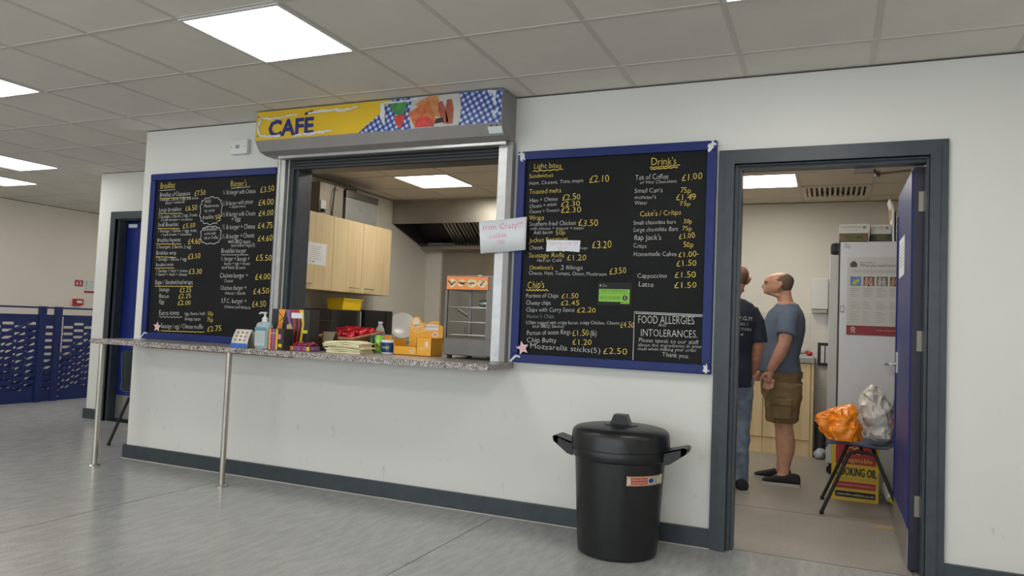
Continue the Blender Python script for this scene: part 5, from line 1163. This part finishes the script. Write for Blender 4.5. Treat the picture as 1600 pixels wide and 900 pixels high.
b = B().ball((2.80, 1.88, .15), (.10, .12, .15), 24, 14)
for i, v in enumerate(b.v): b.v[i] = v+(v-Vector((2.80, 1.88, .15)))*.3*noise.noise(v*12)
b_o = b.build('black_holdall', mat('black_nylon', (.012, .013, .015), .6, bump=.4), smooth=True, loc=(2.80, 1.88, 0)); tag(b_o, 'slumped black holdall on the floor behind the oil carton', 'bag')
t = thing('wooden_wedge', 'thin wooden strip lying on the kitchen floor by the open door', 'wood strip', (2.55, .95, 0)); B().prism([(2.50, .925), (2.596, .945), (2.596, .965), (2.50, .97)], (0, 0, .0005), (1, 0, 0), (0, 1, 0), (0, 0, .012)).build('strip', wood('pale_wood', (.42, .26, .14), (.52, .35, .2), 0), t)
t = thing('door_notice', 'white paper notice stuck on the blue open door leaf', 'notice', (2.597, .68, 1.59)); B().box(2.5985, 2.5995, .53, .85, 1.48, 1.70).build('paper_sheet', M_PAPER, t); b = B(); [b.stroke([(-.82, 1.66-.02*k), (-.58, 1.66-.02*k)], .004, FXN(2.598, 0, 0)) for k in range(7)]; b.build('printed_lines', M_GREYI, t)

# ================================================================ FAR LEFT: balustrade, stair, signs
t = thing('balustrade', 'dark blue perforated metal balustrade in front of the cream wall', 'balustrade', (-6.1, 2.4, 0))
M_BAL = mat('dark_blue_metal', (.010, .020, .105), .4, .1, var=.05)
def perforated(b, x, y0, y1, zf0, zf1, cy=.134, cz=.078, sy=.126, sz=.030, slope=0., th=.004):
    """sheet facing x with staggered horizontal slots; slope lifts it along y"""
    ncol = max(1, int(round((y1-y0)/cy))); cy = (y1-y0)/ncol; nrow = int((zf1-zf0)/cz); 
    for i in range(ncol):
        for j in range(nrow):
            off = (cz/2 if i % 2 else 0); z0 = zf0+j*cz+off; ya, yb = y0+i*cy, y0+(i+1)*cy; ym, zm = (ya+yb)/2, z0+cz/2
            outer = [(ya, z0), (ym, z0), (yb, z0), (yb, zm), (yb, z0+cz), (ym, z0+cz), (ya, z0+cz), (ya, zm)]
            w2, h2 = sy/2, sz/2
            inner = [(ym-w2+.006, zm-h2), (ym, zm-h2), (ym+w2-.006, zm-h2), (ym+w2, zm), (ym+w2-.006, zm+h2), (ym, zm+h2), (ym-w2+.006, zm+h2), (ym-w2, zm)]
            P = [(x, p[0], p[1]+slope*(p[0]-y0)) for p in outer+inner]
            b.add(P, [(k, (k+1) % 8, 8+(k+1) % 8, 8+k) for k in range(8)])
        e = cz/2
        for za, zb in (((zf0, zf0+e) if i % 2 else (zf0+nrow*cz, zf0+nrow*cz+e)),):
            b.add([(x, y, z_+slope*(y-y0)) for y, z_ in ((y0+i*cy, za), (y0+(i+1)*cy, za), (y0+(i+1)*cy, zb), (y0+i*cy, zb))], [(0, 1, 2, 3)])
def sheet(y0, y1, name='perforated_panel'):
    b = B(); perforated(b, -6.1, y0, y1, .12, .94)
    b.box(-6.102, -6.098, y0, y1, .005, .12).box(-6.102, -6.098, y0, y1, .935, 1.0)
    o = b.build(name, M_BAL, t); so = o.modifiers.new('t', 'SOLIDIFY'); so.thickness = .004; so.offset = 0
for y0, y1 in ((.26, 1.62), (1.74, 1.80), (1.92, 3.24), (3.34, 4.66)): 
    if y1-y0 > .2: sheet(y0, y1)
sheet(1.70, 1.80)
for y in (.2, 1.66, 1.85, 3.29, 4.7): box('post', M_BAL, t, -6.12, -6.08, y-.04, y+.04, 0, 1.10)
box('handrail', M_BAL, t, -6.125, -6.075, .2, 4.7, 1.075, 1.095); box('top_rail', M_BAL, t, -6.11, -6.09, .2, 4.7, .985, 1.005)
t = thing('stair_flight', 'blue perforated sloping stair balustrade beyond the landing balustrade', 'stair', (-7.0, 2.4, -3))
b = B(); perforated(b, -6.9, 1.0, 2.16, -.62, .30, slope=.52); o = b.build('perforated_panel', M_BAL, t); so = o.modifiers.new('t', 'SOLIDIFY'); so.thickness = .004
b = B(); perforated(b, -6.92, 2.18, 4.4, -.70, .22, slope=.69); o = b.build('perforated_panel', M_BAL, t); so = o.modifiers.new('t', 'SOLIDIFY'); so.thickness = .004
B().tube([(-6.9, 1.0, .35), (-6.9, 2.16, .953)], .02, 8).build('handrail', M_BAL, t); B().tube([(-6.92, 2.18, .27), (-6.92, 4.4, 1.80)], .02, 8).build('handrail', M_BAL, t)
M_STEP = mat('stair_tread', (.10, .11, .13), .6)
for k in range(16): box('tread', M_STEP, t, -7.6, -6.98, 4.4-.0-(k+1)*.26, 4.4-k*.26, -.17*(k+1)-.04, -.17*(k+1))
for k in range(2): box('stringer_post', M_BAL, t, -6.89, -6.86, 1.0+k*1.12, 1.04+k*1.12, -3.0, .35+k*.56)
for k in range(2): box('stringer_post', M_BAL, t, -6.96, -6.935, 2.2+k*2.16, 2.24+k*2.16, -3.0, .27+k*1.4)
for (y0, y1, z0, z1, nm, lab, cat, m) in ((3.15, 3.27, 1.40, 1.49, 'fire_sign', 'small red fire alarm sign on the far cream wall, leftmost of three', 'sign', M_RED), (3.295, 3.46, 1.315, 1.49, 'fire_action_notice', 'small white fire notice with red foot on the far cream wall', 'sign', M_PAPER), (3.13, 3.27, 1.13, 1.22, 'fire_call_point', 'small red fire call point under the fire sign', 'call point', M_RED)):
    t = thing(nm, lab, cat, (-7.65, (y0+y1)/2, z0)); d = .04 if nm == 'fire_call_point' else .006
    box('sign_plate', m, t, -7.649, -7.649+d, y0, y1, z0, z1, bev=.001); F = FX(-7.648+d)
    if nm == 'fire_sign': B().stroke([(y0+.03, z0+.02), (y0+.03, z0+.06)], .02, F).stroke([(y0+.08, z0+.02), (y0+.08, z0+.07)], .02, F).stroke([(y0+.055, z0+.07), (y0+.055, z0+.08)], .012, F).build('white_symbol', M_PAPER, t)
    elif nm == 'fire_call_point': B().poly([(y0+.04, z0+.03), (y1-.02, z0+.03), (y1-.02, z1-.025), (y0+.04, z1-.025)], F).build('white_symbol', M_PAPER, t)
    else:
        B().poly([(y0, z0), (y1, z0), (y1, z0+.03), (y0, z0+.03)], F).build('red_foot', M_RED, t); b = B()
        for k in range(5): b.poly([(y0+.02, z0+.05+k*.026), (y0+.04, z0+.05+k*.026), (y0+.04, z0+.066+k*.026), (y0+.02, z0+.066+k*.026)], F); b.stroke([(y0+.055, z0+.058+k*.026), (y1-.02, z0+.058+k*.026)], .006, F)
        b.build('green_print', mat('green_symbol', (.05, .3, .12), .5), t)

# ================================================================ PEOPLE (built facing -x, left side towards -y, feet at z=0)
def shoe(c, M, parent, sole):
    x, y = c
    R = [(x+.12, y, .03, .01, .01)]
    b = B(); sec = [(.125, .036, .075), (.11, .042, .095), (.06, .040, .098), (.0, .043, .085), (-.05, .048, .066), (-.10, .046, .052), (-.135, .036, .042), (-.15, .018, .032)]
    vs = []; n = 14; fs = []
    for dx, wd, hh in sec:
        for j in range(n):
            a = 2*PI*j/n; cc, ss = math.cos(a), math.sin(a); vs.append((x+dx, y+wd*math.copysign(abs(cc)**.7, cc), .016+max(0, (hh-.016)*(.5+.5*math.copysign(abs(ss)**.8, ss)))))
    for i in range(len(sec)-1):
        for j in range(n): fs.append((i*n+j, i*n+(j+1) % n, (i+1)*n+(j+1) % n, (i+1)*n+j))
    fs += [tuple(range(n)), tuple(range((len(sec)-1)*n, len(sec)*n))]
    o = b.add(vs, fs).build('shoe', M, parent, smooth=50); s_ = o.modifiers.new('s', 'SUBSURF'); s_.levels = 1; s_.render_levels = 1
    pl_ = [(dx, wd+.004) for dx, wd, _ in sec]; po = [(x+dx, y+wd) for dx, wd in pl_]+[(x+dx, y-wd) for dx, wd in reversed(pl_)]
    B().prism(po, (0, 0, .001), (1, 0, 0), (0, 1, 0), (0, 0, .02)).build('shoe_sole', sole, o)
    return o
def head_rings(cx, zt, sc=1.):
    """rings from neck to crown: (z below top, front x, back x, half width)"""
    T = [(.215, -.035, .052, .050), (.205, -.055, .055, .052), (.195, -.085, .056, .050), (.187, -.112, .057, .044), (.178, -.124, .058, .046), (.168, -.128, .062, .054), (.155, -.126, .068, .061), (.143, -.126, .073, .066), (.13, -.124, .078, .069), (.117, -.120, .082, .071), (.105, -.117, .085, .073), (.093, -.120, .088, .075), (.08, -.124, .090, .077), (.062, -.122, .090, .077), (.045, -.113, .085, .073), (.03, -.096, .074, .065), (.016, -.070, .056, .050), (.006, -.042, .034, .032), (0, -.012, .010, .010)]
    return T
def head(b, cx, cy, zt):
    n = 36; vs = []; fs = []; T = head_rings(cx, zt)
    for h, fx, bx, wd in T:
        z_ = zt-h*.9; m_ = (fx+bx)/2+.01; rf = m_-fx; rb = bx-m_
        for j in range(n):
            a = 2*PI*j/n; c, s = math.cos(a), math.sin(a)      # a=0 -> front
            x = m_-c*(rf if c > 0 else rb); y = s*wd
            fa = math.atan2(s, c)
            nose = math.exp(-(fa/.19)**2)*(.021*math.exp(-((h-.127)/.011)**2)+.014*math.exp(-((h-.114)/.013)**2)+.007*math.exp(-((h-.104)/.012)**2))
            lips = math.exp(-(fa/.30)**2)*(.007*math.exp(-((h-.160)/.006)**2)-.003*math.exp(-((h-.153)/.004)**2))
            brow = .006*math.exp(-((h-.085)/.008)**2)*math.exp(-((abs(fa)-.35)/.3)**2)
            eye = -.011*math.exp(-((h-.102)/.009)**2)*math.exp(-((abs(fa)-.42)/.17)**2)
            cheek = .004*math.exp(-((h-.125)/.015)**2)*math.exp(-((abs(fa)-.6)/.3)**2)
            d = nose+lips+brow+eye+cheek
            vs.append((cx+x-d*c, cy+y+d*s, z_))
    k = len(T)
    for i in range(k-1):
        for j in range(n): fs.append((i*n+j, i*n+(j+1) % n, (i+1)*n+(j+1) % n, (i+1)*n+j))
    fs += [tuple(range(n))[::-1], tuple(range((k-1)*n, k*n))]
    b.add(vs, fs)
    for s in (-1, 1):     # ears
        b.tube([(cx-.008, cy+s*.070, zt-.138), (cx-.012, cy+s*.080, zt-.130), (cx-.002, cy+s*.092, zt-.112), (cx+.012, cy+s*.096, zt-.092), (cx+.004, cy+s*.090, zt-.078), (cx-.012, cy+s*.080, zt-.084)], [.006, .009, .009, .009, .008, .006], 8)
        b.ball((cx+.0, cy+s*.082, zt-.105), (.015, .009, .026), 10, 8)
    return T
def hair_shell(cx, cy, zt, M, parent):
    n = 64; vs = []; fs = []; T0 = [t_ for t_ in head_rings(cx, zt) if .004 < t_[0] < .19]; T = []
    for i in range(len(T0)-1):
        for q in (0, .34, .67): T.append(tuple(T0[i][k]*(1-q)+T0[i+1][k]*q for k in range(4)))
    for h, fx, bx, wd in T:
        m_ = (fx+bx)/2+.01; rf = m_-fx; rb = bx-m_
        for j in range(n): a = 2*PI*j/n; c, s = math.cos(a), math.sin(a); vs.append((cx+m_-c*((rf if c > 0 else rb)+.0035), cy+s*(wd+.0035), zt-h*.9))
    for i in range(len(T)-1):
        h = (T[i][0]+T[i+1][0])/2
        for j in range(n):
            a = 2*PI*(j+.5)/n; fa = abs(math.atan2(math.sin(a), math.cos(a)))
            lim = 1.72+.6*max(0, h-.13)/.06-.30*math.exp(-((h-.065)/.025)**2)+.9*max(0, .035-h)/.035+.16*noise.noise(Vector((a*5, h*90, 0)))
            if fa > lim: fs.append((i*n+j, i*n+(j+1) % n, (i+1)*n+(j+1) % n, (i+1)*n+j))
    return B().add(vs, fs).build('hair', M, parent, smooth=True)
def hand(b, w, d, side, curl=.5, L=.085):
    """w wrist, d down-direction of forearm; palm faces the thigh (+-y)"""
    w = Vector(w); d = Vector(d).normalized(); f = Vector((-1, 0, 0)); f = (f-d*f.dot(d)).normalized(); nrm = d.cross(f)*(-side)
    k = w+d*.05; b.tube([w-d*.01, w+d*.02, k, w+d*.092], [.026, .030, .036, .034], 12, ell=(1, .45) if abs(nrm.y) > .5 else (1, .45))
    b.tube([w+f*x_*.0+d*.03+f*x_ for x_ in (-.024, -.008, .008, .024)], .018, 10); b.tube([w+d*.075+f*x_ for x_ in (-.028, -.01, .01, .028)], .0145, 10)
    for i, (off, ln_) in enumerate(((.030, .068), (.010, .076), (-.011, .071), (-.031, .056))):
        p0 = w+d*.082+f*off; p1 = p0+d*ln_*.45+nrm*.006*curl; p2 = p1+d*ln_*.33*(1-.3*curl)+nrm*.022*curl; p3 = p2+d*ln_*.2*(1-.5*curl)+nrm*.018*curl
        b.tube([p0-d*.02, p0, p1, p2, p3], [.010, .0098, .0092, .0085, .006], 10)
    t0 = w+d*.022+f*.022; b.tube([t0, t0+f*.022+d*.02+nrm*.006, t0+f*.034+d*.048+nrm*.012, t0+f*.036+d*.068+nrm*.014], [.014, .013, .0105, .007], 10)
def arm(b, pts, rs): b.tube(pts, rs, 16)
def torso(R, b, pw=2.3):
    out = []
    for z_, f, bk, w_ in R: out.append(((f+bk)/2, 0, z_, (bk-f)/2, w_))
    b.rings(out, 32, pw)
def grow(R, g): return [(z_, f-g, bk+g, w_+g) for z_, f, bk, w_ in R]
def limb(R, b, y, g=0):
    b.rings([((f+bk)/2, y+dy, z_, (bk-f)/2+g, w_+g) for z_, f, bk, w_, dy in R], 22)

# ---------- man in grey-blue T-shirt and cargo shorts
pp = thing('person', 'bald man in grey blue T-shirt and khaki cargo shorts standing sideways, looking left', 'person', (0, 0, 0))
TR = [(.80, -.175, .100, .165), (.86, -.19, .103, .168), (.96, -.205, .085, .165), (1.06, -.19, .105, .17), (1.16, -.170, .122, .185), (1.24, -.145, .122, .195), (1.30, -.115, .105, .185), (1.345, -.085, .08, .13), (1.375, -.055, .062, .07)]
b = B(); torso(TR, b); b.rings([(.01, 0, 1.34, .065, .062), (-.008, 0, 1.38, .058, .055), (-.022, 0, 1.42, .056, .054), (-.03, 0, 1.46, .06, .055)], 22)
head(b, -.045, 0, 1.603)
LA = [(.02, -.175, 1.285), (.018, -.215, 1.22), (.012, -.235, 1.12), (.0, -.24, 1.055), (-.03, -.235, .98), (-.075, -.225, .89), (-.092, -.222, .855)]; LR = [.055, .058, .052, .046, .047, .036, .028]
RA = [(x_, -y_, z_) for x_, y_, z_ in LA]; RA = RA[:4]+[(-.06, .225, .98), (-.13, .20, .90), (-.155, .195, .865)]
arm(b, LA, LR); arm(b, RA, LR)
hand(b, LA[-1], (-.02, -.01, -.2), 1, .55); hand(b, RA[-1], (-.25, -.05, -.3), -1, .6)
LEG = [(.80, -.09, .08, .058, .01), (.66, -.10, .085, .078, .002), (.52, -.085, .068, .068, 0), (.44, -.07, .058, .055, 0), (.38, -.056, .068, .055, 0), (.32, -.052, .078, .058, 0), (.25, -.045, .072, .052, 0), (.16, -.032, .05, .040, 0), (.10, -.032, .042, .034, 0), (.05, -.055, .045, .034, 0), (.03, -.11, .045, .034, 0)]
b2 = [(z_, f, k, w_, d) for z_, f, k, w_, d in LEG]
limb([(z_, f+.01, k+.01, w_, d) for z_, f, k, w_, d in b2], b, -.10); limb([(z_, f-.025*(1-z_/.8), k-.025*(1-z_/.8), w_, -d) for z_, f, k, w_, d in b2], b, .10)
remesh(b.build('body', M_SKIN, pp), .0055, 3)
M_SH1 = mat('grey_blue_jersey', (.105, .135, .19), .85, var=.08, vscale=10, bump=.35, bscale=14)
b = B(); torso([(.84, -.20, .118, .182)]+grow(TR[2:7], .014)+[(1.345, -.09, .092, .145), (1.362, -.07, .082, .095)], b)
arm(b, [LA[0], LA[1], LA[2], (LA[2][0]-.001, LA[2][1]-.002, 1.115)], [.072, .072, .070, .069]); arm(b, [RA[0], RA[1], RA[2], (RA[2][0], RA[2][1]+.002, 1.115)], [.072, .072, .070, .069])
remesh(b.build('t_shirt', M_SH1, pp), .008, 3, .008, .07)
M_SHORT = mat('khaki_cotton', (.17, .115, .05), .9, var=.15, vscale=14, bump=.5, bscale=20)
b = B(); torso([(.66, -.165, .125, .185), (.72, -.175, .115, .182), (.80, -.185, .118, .182), (.855, -.185, .113, .176)], b)
SL = [(.76, -.14, .125, .10, 0), (.64, -.14, .122, .105, 0), (.55, -.132, .108, .100, 0), (.465, -.128, .10, .098, 0)]
limb(SL, b, -.10); limb(SL, b, .10)
so_ = remesh(b.build('cargo_shorts', M_SHORT, pp), .008, 2, .014, .05)
b = B().box(-.07, .06, -.222, -.19, .50, .63, bev=.01).box(-.075, .065, -.230, -.20, .60, .65, bev=.008); remesh(b.build('cargo_pocket', M_SHORT, so_), .006, 2, .006, .04)
box('waist_loop', M_SHORT, so_, .11, .128, -.03, -.01, .80, .85)
hair_shell(-.045, 0, 1.603, mat('dark_stubble_hair', (.15, .095, .07), .85, var=.4, vscale=160), pp)
M_EYE = mat('eye_white', (.32, .26, .23), .3)
for s in (-1, 1):
    e_ = B().ball((-.045-.098, s*.036, 1.512), (.0095, .009, .009), 14, 10).build('eye', M_EYE, pp, smooth=True)
    B().ball((-.045-.1055, s*.036, 1.512), (.004, .005, .005), 10, 8).build('iris', mat('dark_iris', (.03, .02, .015), .2), e_, smooth=True)
    B().tube([(-.045-.118, s*.015, 1.527), (-.045-.117, s*.035, 1.530), (-.045-.098, s*.055, 1.524)], .0035, 6).build('eyebrow', mat('brow_brown', (.09, .055, .04), .8), pp)
M_SHOE = mat('black_knit_shoe', (.014, .014, .016), .85, bump=.4, bscale=120); M_SOLE = mat('white_rubber_sole', (.42, .40, .36), .6)
shoe((.005, -.10), M_SHOE, pp, M_SOLE); shoe((-.07, .11), M_SHOE, pp, M_SOLE)
pp.location = (1.925, 2.04, 0)

# ---------- man in navy T-shirt and jeans, seen from behind at the door frame
p2 = thing('person', 'man in navy printed T-shirt and pale jeans seen from behind at the door frame', 'person', (0, 0, 0))
T2 = [(.74, -.13, .12, .16), (.86, -.14, .115, .165), (.98, -.145, .10, .165), (1.10, -.14, .11, .175), (1.20, -.135, .12, .188), (1.28, -.12, .112, .19), (1.335, -.095, .095, .155), (1.375, -.065, .075, .09)]
b = B(); torso(T2, b); b.rings([(.01, 0, 1.33, .07, .068), (.01, .02, 1.39, .062, .06), (.008, .045, 1.44, .06, .058), (.005, .06, 1.48, .06, .055)], 22)
head(b, -.008, .062, 1.615)
RA2 = [(.01, .145, 1.29), (.012, .19, 1.20), (.02, .21, 1.10), (.02, .215, 1.03), (-.01, .21, .95), (-.06, .215, .86), (-.075, .205, .83)]; R2 = [.056, .058, .054, .048, .048, .037, .029]
LA2 = [(x_, -y_, z_) for x_, y_, z_ in RA2]
arm(b, RA2, R2); arm(b, LA2, R2); hand(b, RA2[-1], (-.12, -.08, -.2), -1, .6); hand(b, LA2[-1], (-.12, .08, -.2), 1, .6)
limb(b2, b, -.10); limb([(z_, f, k, w_, -d) for z_, f, k, w_, d in b2], b, .10)
remesh(b.build('body', M_SKIN2, p2), .0055, 3)
M_NAVY = mat('navy_jersey', (.012, .016, .032), .9, var=.1, bump=.35, bscale=14)
b = B(); torso([(.74, -.15, .138, .19)]+grow(T2[1:6], .015)+[(1.335, -.105, .108, .175), (1.37, -.075, .09, .11)], b)
arm(b, RA2[:3]+[(.021, .213, 1.06)], [.070, .074, .073, .073]); arm(b, LA2[:3]+[(.021, -.213, 1.06)], [.070, .074, .073, .073])
ts = remesh(b.build('t_shirt', M_NAVY, p2), .008, 3, .006, .08)
M_JEAN = mat('pale_blue_denim', (.16, .21, .28), .85, var=.3, vscale=16, bump=.5, bscale=18)
b = B(); torso([(.66, -.13, .12, .175), (.76, -.142, .128, .185), (.84, -.14, .12, .18)], b)
JL = [(.80, -.10, .105, .095, 0), (.66, -.105, .10, .098, 0), (.50, -.09, .08, .085, 0), (.40, -.085, .078, .078, 0), (.28, -.08, .085, .076, 0), (.14, -.08, .075, .072, 0), (.045, -.085, .075, .072, 0)]
limb(JL, b, -.10); limb(JL, b, .10); remesh(b.build('jeans', M_JEAN, p2), .008, 2, .016, .06)
FBK = lambda u, v, w=0: (.1415+.004+w-(abs(u)/.2)**2.4*.10+(.004 if v > 1.15 else 0), u, v)
b = B()
for i, (s_, hw) in enumerate((('JONES P.G.M', .135), ('WALKING 1', .10), ('CONTRACTORS', .13), ('01334', .06))):
    # lettering wraps round the back; facing +x, u runs along +y
    write(b, s_, -hw, 1.215-i*.037, hw, 1.215-i*.037, .026 if i == 0 else .019, FBK, 0, 0.)
b.build('back_lettering', M_CHALKW, ts)
hair_shell(-.008, .062, 1.615, mat('auburn_stubble_hair', (.17, .08, .05), .85, var=.3, vscale=120), p2)
for s in (-1, 1): B().ball((-.008-.098, .062+s*.034, 1.523), (.010, .011, .010), 14, 10).build('eye', M_EYE, p2, smooth=True)
shoe((.0, -.10), M_SHOE, p2, M_SOLE); shoe((.0, .10), M_SHOE, p2, M_SOLE)
p2.location = (1.555, 1.52, 0); p2.rotation_euler = (0, 0, math.radians(-62))
